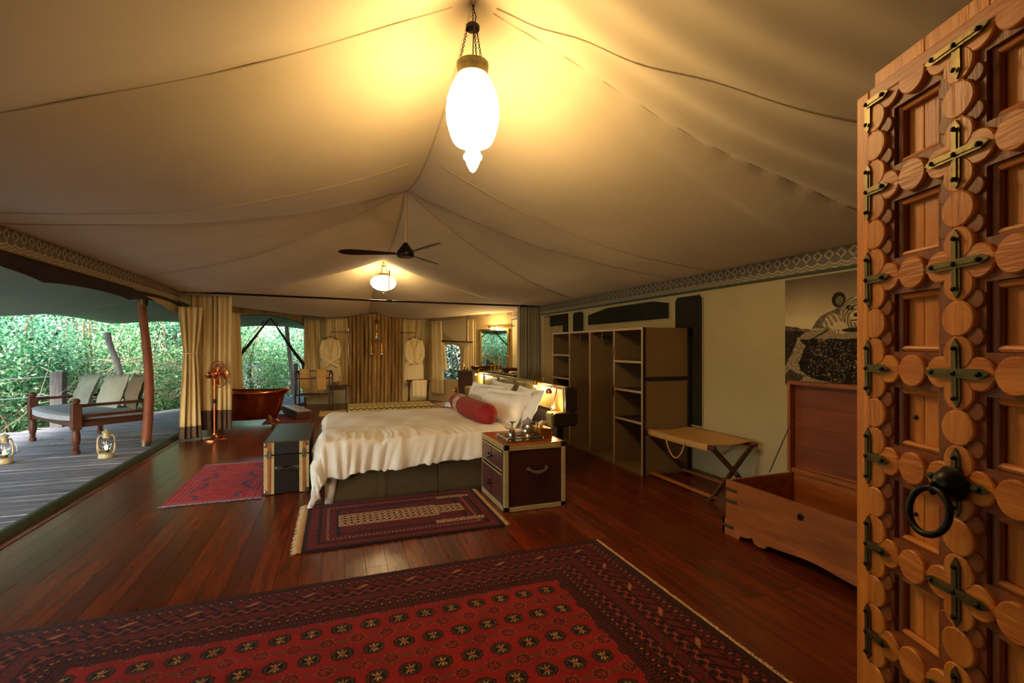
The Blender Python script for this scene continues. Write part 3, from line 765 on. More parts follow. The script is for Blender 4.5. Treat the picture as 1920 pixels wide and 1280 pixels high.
# local x = pillow width -> world Y ; local y = pillow height, leaning back on the headboard (+X)
def head_pillow(label, X, Y, Z, tilt, yaw=0, seed=0, th_=.19):
    # build in frame: x along +Y, y up leaning toward +X
    return pillow('pillow', label, (X, Y, Z), .80, .50, th_, PI/2-tilt, 0, -PI/2+yaw, M['pillow'], group=None, seed=seed)
head_pillow('white pillow leaning at the far side of the bed in front', 1.86, 6.30, .78, .62, .30, 1)
head_pillow('white pillow propped at the near side of the bed in front', 1.84, 5.42, .775, .62, .40, 2.3)
head_pillow('white pillow behind the far front pillow, against headboard', 2.08, 6.36, .79, .50, .0, 3.1)
head_pillow('white pillow behind the near front pillow, corner folding over', 2.09, 5.34, .785, .50, .0, 4.6)
t = thing('bolster', 'long red bolster with a lace band lying across the bed', 'bolster', (1.58, 5.85, .74))
q = MB(); n_ = 40
def bol(r0, y0, y1, nn=30):
    pts = [(1.58+.012*math.sin(y*4), y, .752) for y in np.linspace(y0, y1, nn)]
    return pts
ys_ = np.linspace(4.98, 6.72, 60); rr = []
for y in ys_:
    e = min(y-4.98, 6.72-y); rr.append(.120*min(1, (max(e, .002)/.17))**.5)
q.tube([(1.58+.012*math.sin(y*4), y, .740) for y in ys_], rr, 28); q.build('cover', M['red'], t)
def lacecol(X, Y):
    v = Y; r = (np.abs(v) < .42) & (vnoise(X*22, Y*12, 2.) > .62); ed = np.abs(np.abs(v)-.44) < .06
    return pick((206, 190, 160), (r, (150, 44, 46)), (ed, (224, 212, 186)))
def lpos(X, Y):
    a = X*2*PI; y = 6.18+Y*.21+.012*np.sin(a*10)*(np.abs(Y) > .48)
    return 1.58+.012*np.sin(y*4)+.124*np.cos(a), y, .740+.124*np.sin(a)
patch('lace_band', np.linspace(0, 1, 140), np.linspace(-.5, .5, 28), lpos, lacecol, M['fabric'], t)

# headboard
t = thing('headboard', 'long olive leather headboard with stepped dark ends behind the pillows', 'headboard', (2.4, 6.5, 0))
HY0, HY1 = 4.74, 8.55
q = MB(); prof = [(2.36, .77), (2.35, 1.03), (2.37, 1.055), (2.45, 1.055), (2.48, 1.03), (2.48, .77)]
def extr(q, prof, y0, y1, n=1):
    F = AX((0, 0, 0), (1, 0, 0), (0, -1, 0)); s = 1 if (F @ Vector((0,1,0))).z > 0 else -1
    q.prism([(x, z*s) for x, z in prof], -y1, -y0, F)
for i_ in range(5):
    a = HY0+(HY1-HY0)*i_/5; b = HY0+(HY1-HY0)*(i_+1)/5
    q = MB(); extr(q, prof, a+.004, b-.004); q.build('panel', M['hblea'], t, bevel=.008)
    q = MB(); q.box(2.343, 2.352, a+.02, a+.05, .78, 1.045); q.build('strap', M['hem'], t, smooth=False)
q = MB(); extr(q, [(2.20, .65), (2.19, .76), (2.21, .785), (2.36, .785), (2.36, .62), (2.22, .62)], HY0+.02, 4.90); q.build('ledge', M['hblea'], t, bevel=.01)
q = MB(); extr(q, [(2.21, .65), (2.20, .76), (2.22, .785), (2.36, .785), (2.36, .62), (2.23, .62)], 6.86, HY1); q.build('ledge', M['hblea'], t, bevel=.01)
q = MB(); extr(q, [(2.20, .66), (2.195, .75), (2.22, .78), (2.46, .78), (2.49, .76), (2.495, .66), (2.47, .63), (2.23, .63)], HY0-.035, HY0+.018); q.build('end_cap', M['hbend'], t, bevel=.012)
q = MB(); extr(q, [(2.345, .79), (2.34, 1.03), (2.36, 1.06), (2.46, 1.06), (2.49, 1.03), (2.49, .79)], HY0-.035, HY0+.002); q.build('end_cap', M['hbend'], t, bevel=.012)
q = MB(); q.box(2.38, 2.46, 5.0, 6.7, 0, .8); q.build('support', M['flap'], t, smooth=False)
q = MB(); q.tube([(2.365, HY0, 1.058), (2.365, HY1, 1.058)], .008, 8); q.build('piping', M['steel'], t)
for k in range(3):
    for z in (.86, .90, .99, 1.0):
        q = MB(); q.ball((2.348, 6.0+.9*k-(.06 if z > .95 else 0), z), .008, 8, 4); q.build('stud', M['iron'], t)

# reading lights on the headboard
def reading_lamp(label, y, lean):
    t = thing('reading_lamp', label, 'lamp', (2.36, y, 1.05))
    q = MB(); q.lathe([(.028, 1.056), (.028, 1.066), (.012, 1.075)], 12, (2.40, y, 0)); q.build('base', M['brass'], t)
    q = MB(); q.tube([(2.40, y, 1.07), (2.395, y, 1.12), (2.33, y+lean*.2, 1.125), (2.28, y+lean, 1.09)], .007, 8); q.build('arm', M['brass'], t)
    q = MB(); q.lathe([(.030, 1.035), (.026, 1.07), (.012, 1.092)], 14, (2.27, y+lean*1.2, 0)); q.build('shade', M['brass'], t, solid=.002)
    q = MB(); q.ball((2.27, y+lean*1.2, 1.025), .017, 10, 6); q.build('bulb', M['bulb'], t)
    l = bpy.data.lights.new('reading_light', 'POINT'); l.energy = 6.5; l.color = (1, .70, .34); l.shadow_soft_size = .02
    lo = bpy.data.objects.new('reading_light', l); COL.objects.link(lo); lo.parent = t; lo.location = (-.09, lean*1.2, -.055)
reading_lamp('small lit brass reading light above the far end of the headboard', 7.95, .05)
reading_lamp('small lit brass reading light on the headboard above near pillow', 5.42, -.03)
t = thing('desk_lamp', 'brass jointed lamp glowing on the near end of the headboard ledge', 'lamp', (2.29, 4.97, .785))
q = MB(); q.lathe([(.05, .785), (.05, .80), (.018, .812), (.012, .83)], 16, (2.29, 4.86, 0)); q.build('base', M['brass'], t)
q = MB(); q.tube([(2.29, 4.86, .82), (2.28, 4.87, .86), (2.31, 4.86, 1.03)], .007, 8); q.build('lower_arm', M['brass'], t)
q = MB(); q.tube([(2.31, 4.86, 1.03), (2.31, 4.84, 1.06), (2.27, 4.88, 1.07), (2.25, 4.90, 1.03)], .006, 8); q.build('upper_arm', M['copper'], t)
q = MB(); q.lathe([(.040, 1.0), (.034, 1.03), (.012, 1.055)], 14, (2.235, 4.91, -.02)); q.build('shade', M['brass'], t, solid=.002)
q = MB(); q.ball((2.25, 4.83, .835), .014, 10, 6); q.build('bulb', M['bulb'], t)
l = bpy.data.lights.new('desk_light', 'POINT'); l.energy = 4; l.color = (1, .66, .3); l.shadow_soft_size = .02
lo = bpy.data.objects.new('desk_light', l); COL.objects.link(lo); lo.parent = t; lo.location = (-.05, -.15, .07)

# ================================================================ NIGHTSTANDS (trunk style)
def studs(q, p0, p1, n, nr, r=.0045):
    p0 = Vector(p0); p1 = Vector(p1)
    for k in range(n):
        c = p0.lerp(p1, (k+.5)/n); q.ball(tuple(c), r, 6, 4)
def trunk_table(x0, x1, y0, y1, h, label, drawers=True):
    t = thing('trunk_nightstand', label, 'nightstand', ((x0+x1)/2, (y0+y1)/2, 0))
    q = MB(); q.box(x0+.006, x1-.006, y0+.006, y1-.006, .012, h-.012); q.build('body', M['leather'], t, smooth=False)
    q = MB(); q.box(x0-.002, x1+.002, y0-.002, y1+.002, h-.014, h); q.build('top', M['topwood'], t, smooth=False, bevel=.004)
    w_ = .036
    for (a, b) in ((x0, -1), (x1, 1)):
        for (c, d) in ((y0, -1), (y1, 1)):
            q = MB()
            q.box(min(a, a-b*w_), max(a, a-b*w_), c-(.004 if d < 0 else -.004)-.003, c+(.003 if d > 0 else .003), .0, h-.01)
            q.box(a-.003, a+.004, min(c, c-d*w_), max(c, c-d*w_), .0, h-.01)
            q.build('edge_strip', M['edge'], t, smooth=False)
    for z0, z1 in ((.004, .044), (h-.052, h-.012)):
        q = MB(); q.box(x0+.03, x1-.03, y0-.004, y0+.002, z0, z1); q.build('edge_strip', M['edge'], t, smooth=False)
        q = MB(); q.box(x0-.004, x0+.002, y0+.03, y1-.03, z0, z1); q.build('edge_strip', M['edge'], t, smooth=False)
        q = MB(); q.box(x1-.002, x1+.004, y0+.03, y1-.03, z0, z1); q.build('edge_strip', M['edge'], t, smooth=False)
    q = MB()
    for z in (.024, h-.032):
        studs(q, (x0+.04, y0-.004, z), (x1-.04, y0-.004, z), 24, 0); studs(q, (x0-.004, y0+.04, z), (x0-.004, y1-.04, z), 24, 0)
    for x in (x0+.018, x1-.018): studs(q, (x, y0-.004, .05), (x, y0-.004, h-.06), 24, 0)
    studs(q, (x0-.004, y0+.018, .05), (x0-.004, y0+.018, h-.06), 24, 0)
    q.build('stud', M['brassd'], t, kind='stuff')
    for x in (x0, x1):
        for z in (0, h-.05):
            q = MB(); s = 1 if x == x0 else -1
            q.box(min(x-s*.006, x+s*.045), max(x-s*.006, x+s*.045), y0-.008, y0+.03, z, z+.05); q.build('corner', M['bronze'], t, bevel=.006)
    # handle on the near side
    def handle(F, m='copper', w_=.09, nm='handle', par=t):
        q = MB(); q.tube([(-w_, 0, .004), (-w_, -.0, .02), (-w_*.6, -.02, .035), (0, -.028, .04), (w_*.6, -.02, .035), (w_, 0, .02), (w_, 0, .004)], [.007, .009, .013, .016, .013, .009, .007], 8, M=F)
        for s in (-1, 1): q.lathe([(.020, .0), (.020, .006), (.010, .010)], 10, (s*w_, 0, 0), M=F)
        return q.build(nm, M[m], par)
    handle(AX(((x0+x1)/2+.02, y0-.003, h*.62), (1, 0, 0), (0, -1, 0)) @ Matrix.Rotation(0 if (AX((0,0,0), (1,0,0), (0,-1,0)) @ Vector((0,1,0))).z > 0 else PI, 4, 'Z'), 'hem')
    if drawers:
        for z0, z1 in ((h*.07+.01, h*.56), (h*.60, h-.06)):
            q = MB(); q.box(x0-.012, x0+.004, y0+.042, y1-.042, z0, z1); d = q.build('drawer', M['purple'], t, bevel=.003)
            for zz in (z0, z1-.012): MB().box(x0-.015, x0-.011, y0+.042, y1-.042, zz, zz+.012).build('drawer_edge', M['edge'], d, smooth=False)
            MB().box(x0-.014, x0-.011, (y0+y1)/2-.012, (y0+y1)/2+.012, z0, z1).build('strap', M['leather'], d, smooth=False)
            Fh = AX((x0-.013, (y0+y1)/2, (z0+z1)/2), (0, 1, 0), (-1, 0, 0))
            if (Fh.to_3x3() @ Vector((0,1,0))).z < 0: Fh = Fh @ Matrix.Rotation(PI, 4, 'Z')
            q = MB(); q.tube([(-.05, 0, .002), (-.05, -.0, .02), (0, -.02, .034), (.05, 0, .02), (.05, 0, .002)], [.008, .010, .012, .010, .008], 8, M=Fh)
            q.build('handle', M['black'], d)
    return t
trunk_table(1.425, 2.03, 4.09, 4.80, .61, 'brown leather trunk nightstand with studded cream edges near the camera')
trunk_table(1.46, 2.05, 7.02, 7.62, .61, 'leather trunk nightstand on the far side of the bed')

# things on the nightstand
t = thing('serving_tray', 'rectangular silver gallery tray on the near nightstand', 'tray', (1.66, 4.30, .61))
q = MB(); q.box(1.48, 1.84, 4.16, 4.44, .612, .620); q.build('tray_base', M['silver'], t, smooth=False)
q = MB()
for a, b in (((1.48,4.16),(1.84,4.16)),((1.84,4.16),(1.84,4.44)),((1.84,4.44),(1.48,4.44)),((1.48,4.44),(1.48,4.16))):
    q.bar((*a, .650), (*b, .650), .006, .008); q.bar((*a, .624), (*b, .624), .005, .008)
    n_ = 24
    for k in range(n_+1): p = lerp2(a, b, k/n_); q.bar((*p, .62), (*p, .65), .006, .004, up=(1,0,0))
q.build('gallery', M['silver'], t)
for a in ((1.48,4.16),(1.84,4.16),(1.84,4.44),(1.48,4.44)): MB().box(a[0]-.009, a[0]+.009, a[1]-.009, a[1]+.009, .61, .655).build('corner_post', M['silver'], t, bevel=.003)
t = thing('goblet', 'upturned silver goblet standing on the silver tray', 'goblet', (1.575, 4.30, .62))
MB().lathe([(.036, .621), (.040, .65), (.036, .685), (.018, .72), (.008, .74)], 20, (1.575, 4.30, 0)).build('bowl', M['silver'], t)
MB().lathe([(.007, .74), (.007, .765), (.014, .776), (.038, .785), (.038, .789), (.004, .791)], 20, (1.575, 4.30, 0)).build('foot', M['silver'], t)
t = thing('water_jug', 'ribbed silver jug with a cloth cap on the silver tray', 'jug', (1.745, 4.32, .62))
q = MB()
def jug(a, b):
    th_ = a*2*PI; z = .621+.135*b; r = .042+.026*math.sin(PI*min(b*1.05, 1))**.8; r *= 1+.02*math.cos(th_*20)
    return (1.745+r*math.cos(th_), 4.32+r*math.sin(th_), z)
q.grid(jug, 80, 16, cu=True); q.build('body', M['silver'], t)
MB().lathe([(.046, .752), (.054, .768), (.050, .785), (.030, .797), (.010, .803)], 12, (1.745, 4.32, 0)).build('cap', M['fringeb'], t)
MB().ball((1.745, 4.32, .812), .009).build('bead', M['brass'], t)
MB().tube([(1.80, 4.32, .765), (1.84, 4.31, .76), (1.845, 4.31, .70), (1.81, 4.32, .65)], .006, 8).build('handle', M['brass'], t)
t = thing('tissue_box', 'ridged brass tissue box with a white tissue on the nightstand', 'tissue box', (1.915, 4.40, .61))
q = MB()
for k, (z0, z1, e) in enumerate(((.612,.628,.006),(.63,.645,.0),(.647,.662,.004),(.664,.70,0))): q.box(1.86-e, 1.98+e, 4.28-e, 4.52+e, z0, z1+.003)
q.build('box', M['brass'], t, bevel=.002)
q = MB()
def tis(a, b):
    th_ = a*2*PI; r = .012+.05*b**1.4*(1+.45*math.cos(3*th_+1)+.2*math.sin(5*th_))
    return (1.92+r*math.cos(th_)*1.1, 4.40+r*math.sin(th_)*.6, .70+.065*b-.02*b*b*(1+math.cos(3*th_)))
q.grid(tis, 36, 8, cu=True); q.build('tissue', M['white'], t, solid=.001)
t = thing('brass_ornament', 'small brass ornament on the far nightstand beside the bolster', 'ornament', (1.72, 7.2, .61))
MB().lathe([(.05, .612), (.055, .66), (.03, .74), (.012, .78), (.014, .80), (.05, .83), (.035, .84), (.012, .87), (.004, .88)], 16, (1.72, 7.2, 0)).build('body', M['brass'], t)
MB().ball((1.72, 7.2, .885), .012).build('knob', M['brass'], t)

# ================================================================ BLACK TRUNK
t = thing('steamer_trunk', 'black leather trunk with worn metal edges at the bed foot', 'trunk', (-.47, 6.0, 0))
x0, x1, y0, y1, h = -.68, -.27, 5.40, 6.62, .54
MB().box(x0, x1, y0, y1, .01, .40).build('body', M['black'], t, bevel=.004)
ld = MB().box(x0-.002, x1+.002, y0-.002, y1+.002, .405, h).build('lid', M['blacktop'], t, bevel=.006)
q = MB(); q.tube([(x0-.004, y0-.004, h-.004), (x1+.004, y0-.004, h-.004), (x1+.004, y1+.004, h-.004), (x0-.004, y1+.004, h-.004)], .007, 8, closed=True); q.build('rim', M['hem'], t)
for xs_ in ((x0, x0+.085), (x1-.085, x1)):
    for z0, z1 in ((.01, .395), (.41, h-.01)):
        MB().box(xs_[0]-.003, xs_[1]+.003, y0-.008, y0+.002, z0, z1).build('edge_strip', M['edge'], t, smooth=False)
        MB().box(xs_[0]+.028, xs_[1]-.028, y0-.016, y0-.006, z0+.01, z1-.005).build('batten', M['chest'], t, bevel=.003)
    for z in (.0, .48):
        cx_ = xs_[0] if xs_[0] == x0 else xs_[1]
        s = 1 if cx_ == x0 else -1
        MB().box(min(cx_-s*.008, cx_+s*.05), max(cx_-s*.008, cx_+s*.05), y0-.014, y0+.04, z, z+.055).build('corner', M['steel'], t, bevel=.012)
    MB().box(xs_[0]+.02, xs_[1]-.02, y0-.022, y0-.014, .37, .45).build('latch', M['steel'], t, bevel=.003)
for (ya, yb) in ((y0, y0+.08), (y1-.08, y1)): MB().box(x0-.008, x0+.002, ya, yb, .01, h-.01).build('edge_strip', M['edge'], t, smooth=False)
q = MB(); q.tube([(x0+.12, y0-.01, .27), (x0+.15, y0-.03, .272), (-.475, y0-.04, .262), (x1-.15, y0-.03, .272), (x1-.12, y0-.01, .27)], [.008, .012, .016, .012, .008], 8); q.build('handle', M['black'], t)
for xx in (x0+.125, x1-.125): MB().box(xx-.03, xx+.03, y0-.010, y0, .25, .285).build('handle_plate', M['steel'], t, bevel=.008)

# ================================================================ LAMPS AND FAN
t = thing('pendant_lamp', 'large lit egg-shaped opal glass lantern hanging on chains near the camera', 'lamp', (.8, 2.9, 3.6))
cx, cy = .8, 2.9
prof = [(.003,2.588),(.018,2.60),(.034,2.63),(.043,2.655),(.046,2.668),(.056,2.674),(.059,2.686),(.054,2.697),(.045,2.705),(.045,2.725),(.052,2.742),(.075,2.758),(.110,2.768),(.122,2.782),(.122,2.792),(.132,2.80),(.151,2.86),(.164,2.92),(.1655,2.98),(.158,3.04),(.140,3.10),(.114,3.155),(.082,3.20)]
MB().lathe(prof, 40, (cx, cy, 0)).build('glass_shade', M['glow'], t)
MB().lathe([(.08,3.205),(.083,3.19),(.095,3.19),(.096,3.235),(.100,3.24),(.100,3.265),(.085,3.272),(.02,3.274)], 32, (cx, cy, 0)).build('collar', M['brassd'], t)
MB().lathe([(.010,3.475),(.042,3.48),(.044,3.50),(.030,3.515),(.010,3.52)], 24, (cx, cy, 0)).build('canopy', M['bronze'], t)
def chain(a, b, par, m, n=None, r=.0022, L=.022):
    a = Vector(a); b = Vector(b); D = (b-a).length; n = n or int(D/(L*.72)); d = (b-a).normalized(); q = MB()
    s1 = d.cross(Vector((1,0,0)) if abs(d.x) < .9 else Vector((0,1,0))).normalized(); s2 = d.cross(s1)
    for k in range(n):
        c = a.lerp(b, (k+.5)/n); s = s1 if k % 2 else s2
        q.tube([tuple(c+d*(L/2*math.cos(f))+s*(L*.28*math.sin(f))) for f in np.linspace(0, 2*PI, 9)[:-1]], r, 4, closed=True)
    return q.build('chain', m, par)
for k in range(3):
    a = 2*PI*k/3+.5; chain((cx+.036*math.cos(a), cy+.036*math.sin(a), 3.49), (cx+.09*math.cos(a), cy+.09*math.sin(a), 3.27), t, M['bronze'])
chain((cx, cy, 3.515), (cx+.004, cy, 3.64), t, M['bronze'])
MB().tube([(cx, cy, 3.63), (cx+.018, cy-.01, 3.56), (cx+.005, cy, 3.45), (cx, cy, 3.27)], .004, 6).build('cord', M['iron'], t)

t = thing('pendant_lamp', 'lit flattened opal glass globe lamp hanging beyond the ceiling fan', 'lamp', (.82, 9.75, 3.1))
cx, cy = .87, 9.75; zz0 = .10
MB().lathe([(.03,2.505),(.12,2.525),(.20,2.57),(.245,2.64),(.235,2.71),(.18,2.765),(.10,2.79)], 32, (cx, cy, .10)).build('glass_shade', M['glow2'], t)
MB().lathe([(.09,2.79),(.10,2.80),(.10,2.84),(.08,2.845),(.02,2.85)], 24, (cx, cy, .10)).build('collar', M['brassd'], t)
MB().lathe([(.004,2.44),(.018,2.455),(.01,2.475),(.03,2.49),(.03,2.51)], 14, (cx, cy, .10)).build('finial', M['brassd'], t)
MB().lathe([(.01,3.08),(.045,3.085),(.045,3.1),(.01,3.11)], 16, (cx, cy, 0)).build('canopy', M['brassd'], t)
for k in range(3):
    a = 2*PI*k/3; chain((cx+.04*math.cos(a), cy+.04*math.sin(a), 3.085), (cx+.085*math.cos(a), cy+.085*math.sin(a), 2.94), t, M['brassd'], 8, .003, .03)
MB().tube([(cx, cy, 3.1), (cx, cy, 3.2)], .006, 6).build('cord', M['bronze'], t)

t = thing('ceiling_fan', 'dark bronze three-blade ceiling fan on a long pale rod', 'fan', (.8, 6.0, 2.65))
cx, cy = .8, 6.0
MB().tube([(cx, cy, 2.72), (cx, cy, 3.40)], [.019]*2, 10).build('rod', M['wedge'], t)
MB().lathe([(.05,2.60),(.095,2.602),(.105,2.62),(.105,2.66),(.08,2.70),(.05,2.74),(.025,2.775),(.021,2.78)], 24, (cx, cy, 0)).build('motor', M['bronze'], t)
for ang in (math.radians(-50)-TH, math.radians(70)-TH, math.radians(190)-TH):
    F = TR(cx, cy, 2.645) @ Rz(ang) @ Matrix.Rotation(math.radians(14), 4, 'X')
    q = MB(); pts = [(x*1.25, y) for x, y in [(.10,-.022),(.20,-.04),(.34,-.058),(.50,-.075),(.58,-.065),(.625,-.03),(.632,.01),(.60,.05),(.52,.072),(.34,.056),(.2,.035),(.10,.02)]]
    q.prism(pts, -.004, .004, F); b = q.build('blade', M['bronze'], t, smooth=False)
    q = MB(); q.box(.06, .17, -.014, .014, -.010, -.003, F); q.build('blade_iron', M['bronze'], t, smooth=False)
# ================================================================ WARDROBE
t = thing('wardrobe', 'open olive canvas wardrobe of shelves and hanging bays on the right wall', 'wardrobe', (3.68, 5.9, 0))
WX0, WX1, WH = 3.32, 3.99, 1.725
ys_w = [4.69, 5.29, 5.91, 6.53, 7.13]; th = .018
for k, y in enumerate(ys_w):
    MB().box(WX0, WX1, y-th/2, y+th/2, .02, WH).build('side_panel', M['ward'], t, smooth=False)
    MB().box(WX0-.006, WX0+.004, y-.013, y+.013, .02, WH).build('edge_trim', M['wedge'], t, smooth=False)
MB().box(WX0, WX1, ys_w[0], ys_w[-1], WH-.02, WH).build('top_panel', M['ward'], t, smooth=False)
MB().box(WX0-.007, WX0+.004, ys_w[0], ys_w[-1], WH-.024, WH+.002).build('edge_trim', M['wedge'], t, smooth=False)
MB().box(WX1-.012, WX1, ys_w[0], ys_w[-1], .02, WH).build('back_panel', M['ward'], t, smooth=False)
MB().box(WX0, WX1, ys_w[0], ys_w[-1], .0, .03).build('floor_panel', M['ward'], t, smooth=False)
for a, b, zs in ((4.69, 5.29, (.62, .98, 1.33)), (6.53, 7.13, (.62, 1.02, 1.38))):
    for z in zs:
        s_ = MB().box(WX0+.003, WX1-.012, a+th/2, b-th/2, z-.02, z).build('shelf', M['flap'], t, smooth=False)
        MB().box(WX0-.004, WX0+.003, a+th/2, b-th/2, z-.023, z+.003).build('edge_trim', M['wedge'], s_, smooth=False)
for a, b in ((5.29, 5.91), (5.91, 6.53)):
    MB().tube([((WX0+.08), (a+b)/2+.12, WH-.10), (WX1-.02, (a+b)/2+.12, WH-.10)], .010, 8).build('hanging_rail', M['steel'], t)
    q = MB(); q.tube([(WX0+.08, (a+b)/2+.12, WH-.02), (WX0+.08, (a+b)/2+.12, WH-.11)], .006, 8); q.ball((WX0+.08, (a+b)/2+.12, WH-.115), .017); q.build('rail_bracket', M['steel'], t)
sp = .0
for z0, z1 in ((1.10, 1.15), (.48, .53)):
    MB().box(WX0-.003, WX1+.002, 4.676, 4.682, z0, z1).build('band', M['flap'], t, smooth=False)
MB().box(WX1-.04, WX1+.002, 4.672, 4.682, .0, WH+.01).build('band', M['flap'], t, smooth=False)
MB().box(WX0-.002, WX0+.03, 4.672, 4.682, .0, WH+.003).build('band', M['flap'], t, smooth=False)
for y, z in ((5.29, 1.45), (5.29, .95), (6.53, 1.45)):
    q = MB(); q.box(WX0-.014, WX0-.006, y-.010, y+.010, z-.07, z+.07); q.box(WX0-.02, WX0-.012, y-.006, y+.006, z-.02, z+.02); q.build('latch', M['brass'], t, smooth=False)
q = MB(); q.box(WX1-.05, WX1+.01, 4.655, 4.68, WH-.09, WH+.005); q.build('corner', M['iron'], t, bevel=.008)

# ================================================================ LUGGAGE RACK
t = thing('luggage_rack', 'folding wooden rack with tan leather sling by the right wall', 'luggage rack', (3.66, 4.2, 0))
LX0, LX1, LY0, LY1, LZ = 3.38, 3.93, 3.64, 4.72, .53
for y in (LY0+.03, LY1-.03):
    for s in (0, 1):
        a = (LX0 if s else LX1, y+(.016 if s else -.016), .0); b = (LX1 if s else LX0, y+(.016 if s else -.016), LZ)
        q = MB(); q.bar((a[0], a[1], 0.012), b, .024, .045, up=(0,1,0)) if False else q.bar((a[0], a[1], .012), b, .024, .046); q.build('leg', M['dwood'], t, bevel=.004)
    MB().lathe([(.014, -.03), (.014, .03)], 10, M=AX(((LX0+LX1)/2, y, LZ/2), (1,0,0), (0,1,0))).build('pivot_bolt', M['steel'], t)
for x in (LX0+.015, LX1-.015): MB().tube([(x, LY0, LZ-.005), (x, LY1, LZ-.005)], .022, 10).build('top_rail', M['dwood'], t)
for x in (LX0+.05, LX1-.05): MB().box(x-.02, x+.02, LY0+.03, LY1-.03, .03, .058).build('stretcher', M['topwood'], t, bevel=.004)
def sling(a, b):
    y = LY0+.07+(LY1-LY0-.14)*b; s = a
    if s < .08: return (LX0-.010, y, LZ-.045+.065*s/.08)
    if s > .92: return (LX1+.010, y, LZ+.02-.065*(s-.92)/.08)
    u = (s-.08)/.84; return (LX0-.008+(LX1-LX0+.016)*u, y, LZ+.022-.022*math.sin(PI*u)-.004*math.sin(b*11)*math.sin(PI*u))
MB().grid(sling, 40, 16).build('sling', M['tan'], t, solid=.006)
for x, s in ((LX0-.02, 1), (LX1+.012, 1)):
    q = MB(); q.tube([(x, LY0+.38+.30*u, LZ-.01-.19*math.sin(PI*u)**.7) for u in np.linspace(0, 1, 16)], .008, 8); q.build('carry_handle', M['tan'], t)

# ================================================================ CHEST
t = thing('wooden_chest', 'large open pine chest with raised plank lid by the right wall', 'chest', (3.3, 2.3, 0))
KX0, KX1, KY0, KY1 = 2.955, 3.70, 1.55, 3.05
BZ, TZ = .11, .43
for nm, b in (('front_board', (KX0, KX0+.028, KY0, KY1, BZ, TZ)), ('back_board', (KX1-.028, KX1, KY0, KY1, BZ, TZ)), ('side_board', (KX0+.028, KX1-.028, KY1-.028, KY1, BZ, TZ)), ('side_board', (KX0+.028, KX1-.028, KY0, KY0+.028, BZ, TZ)), ('bottom_board', (KX0+.028, KX1-.028, KY0+.028, KY1-.028, BZ, BZ+.02))):
    m_ = M['chestin'] if nm == 'bottom_board' else M['chest']
    MB().box(*b).build(nm, m_, t, bevel=.003, smooth=False)
# bracket plinth with scalloped lower edge
def plinth(L):
    pts = [(0, 0), (0, BZ+.015), (L, BZ+.015), (L, 0)]
    def sc_(x0, x1):
        return [(x0, 0), (x0-.01, .02)]
    n = 40; out = []
    xs = np.linspace(L, 0, 120)
    for x in xs:
        e = min(x, L-x)/L; f = e
        z = 0 if f < .115 else (.035 if f < .135 else .055-.02*math.cos((f-.135)/.1*PI) if f < .20 else (.03-.012*math.sin((f-.20)/.07*PI) if f < .27 else (.052 if f < .29 else .07-.012*math.cos((f-.29)/.21*PI))))
        out.append((x, z))
    return [(0, BZ+.015), (L, BZ+.015)]+out
Lk = KY1-KY0+.03
F = AX((KX0-.018, KY0-.015, 0), (0,1,0), (-1,0,0)); s = 1 if (F.to_3x3() @ Vector((0,1,0))).z > 0 else -1
q = MB()
pp = plinth(Lk)
# split into quads for a clean concave outline
low = pp[2:]
for (xa, za), (xb, zb) in zip(low, low[1:]):
    if abs(xa-xb) < 1e-6: continue
    q.prism([(xa, za*s), (xb, zb*s), (xb, (BZ+.015)*s), (xa, (BZ+.015)*s)], -.022, 0, F)
q.build('plinth', M['chest'], t, smooth=False)
F = AX((KX0-.018, KY1+.015, 0), (1,0,0), (0,1,0)); s = 1 if (F.to_3x3() @ Vector((0,1,0))).z > 0 else -1
q = MB()
low = plinth(KX1-KX0+.02)[2:]
for (xa, za), (xb, zb) in zip(low, low[1:]): q.prism([(xa, za*s), (xb, zb*s), (xb, (BZ+.015)*s), (xa, (BZ+.015)*s)], -.022, 0, F)
q.build('plinth', M['chest'], t, smooth=False)
for z in (.36, .27, .07):
    xx = KX0-(.002 if z > .1 else .02); yy = KY1+(.002 if z > .1 else .017)
    MB().box(xx-.002, xx+.001, yy-.12, yy, z-.012, z+.012).build('corner_strap', M['brassd'], t, smooth=False)
q = MB(); q.lathe([(.018, 0), (.020, .006), (.012, .010)], 14, M=AX((KX0-.001, 2.38, .355), (0,1,0), (-1,0,0))); q.tube([(KX0-.012, 2.38+.017*math.sin(f), .345+.017*math.cos(f)) for f in np.linspace(0, 2*PI, 13)[:-1]], .004, 6, closed=True); q.build('ring_pull', M['iron'], t)
# lid standing open
lz0, lz1 = .435, 1.21
lid = MB().box(KX1+.002, KX1+.03, KY0-.01, KY1+.01, lz0, lz1).build('lid', M['chest'], t, smooth=False)
for k in range(4):
    z = lz0+.05+k*(lz1-lz0-.09)/4
    MB().box(KX1-.006, KX1+.004, KY0+.03, KY1-.03, z, z+(lz1-lz0-.09)/4-.004).build('plank', M['chestin'], lid, smooth=False)
for b in ((KX1-.065, KX1+.004, KY1-.018, KY1+.01, lz0, lz1), (KX1-.065, KX1+.004, KY0-.01, KY0+.018, lz0, lz1), (KX1-.065, KX1+.004, KY0+.018, KY1-.018, lz1-.03, lz1), (KX1-.05, KX1+.004, KY0+.018, KY1-.018, lz0, lz0+.035)):
    MB().box(*b).build('lid_rim', M['chest'], lid, smooth=False, bevel=.003)
chain((KX1-.04, KY1-.0, .83), (KX1-.30, KY1-.02, .45), t, M['iron'], 34, .0022, .018)
for y in (2.75, 1.85): MB().box(KX1-.02, KX1+.02, y-.05, y+.05, .425, .44).build('hinge', M['brassd'], t, smooth=False)

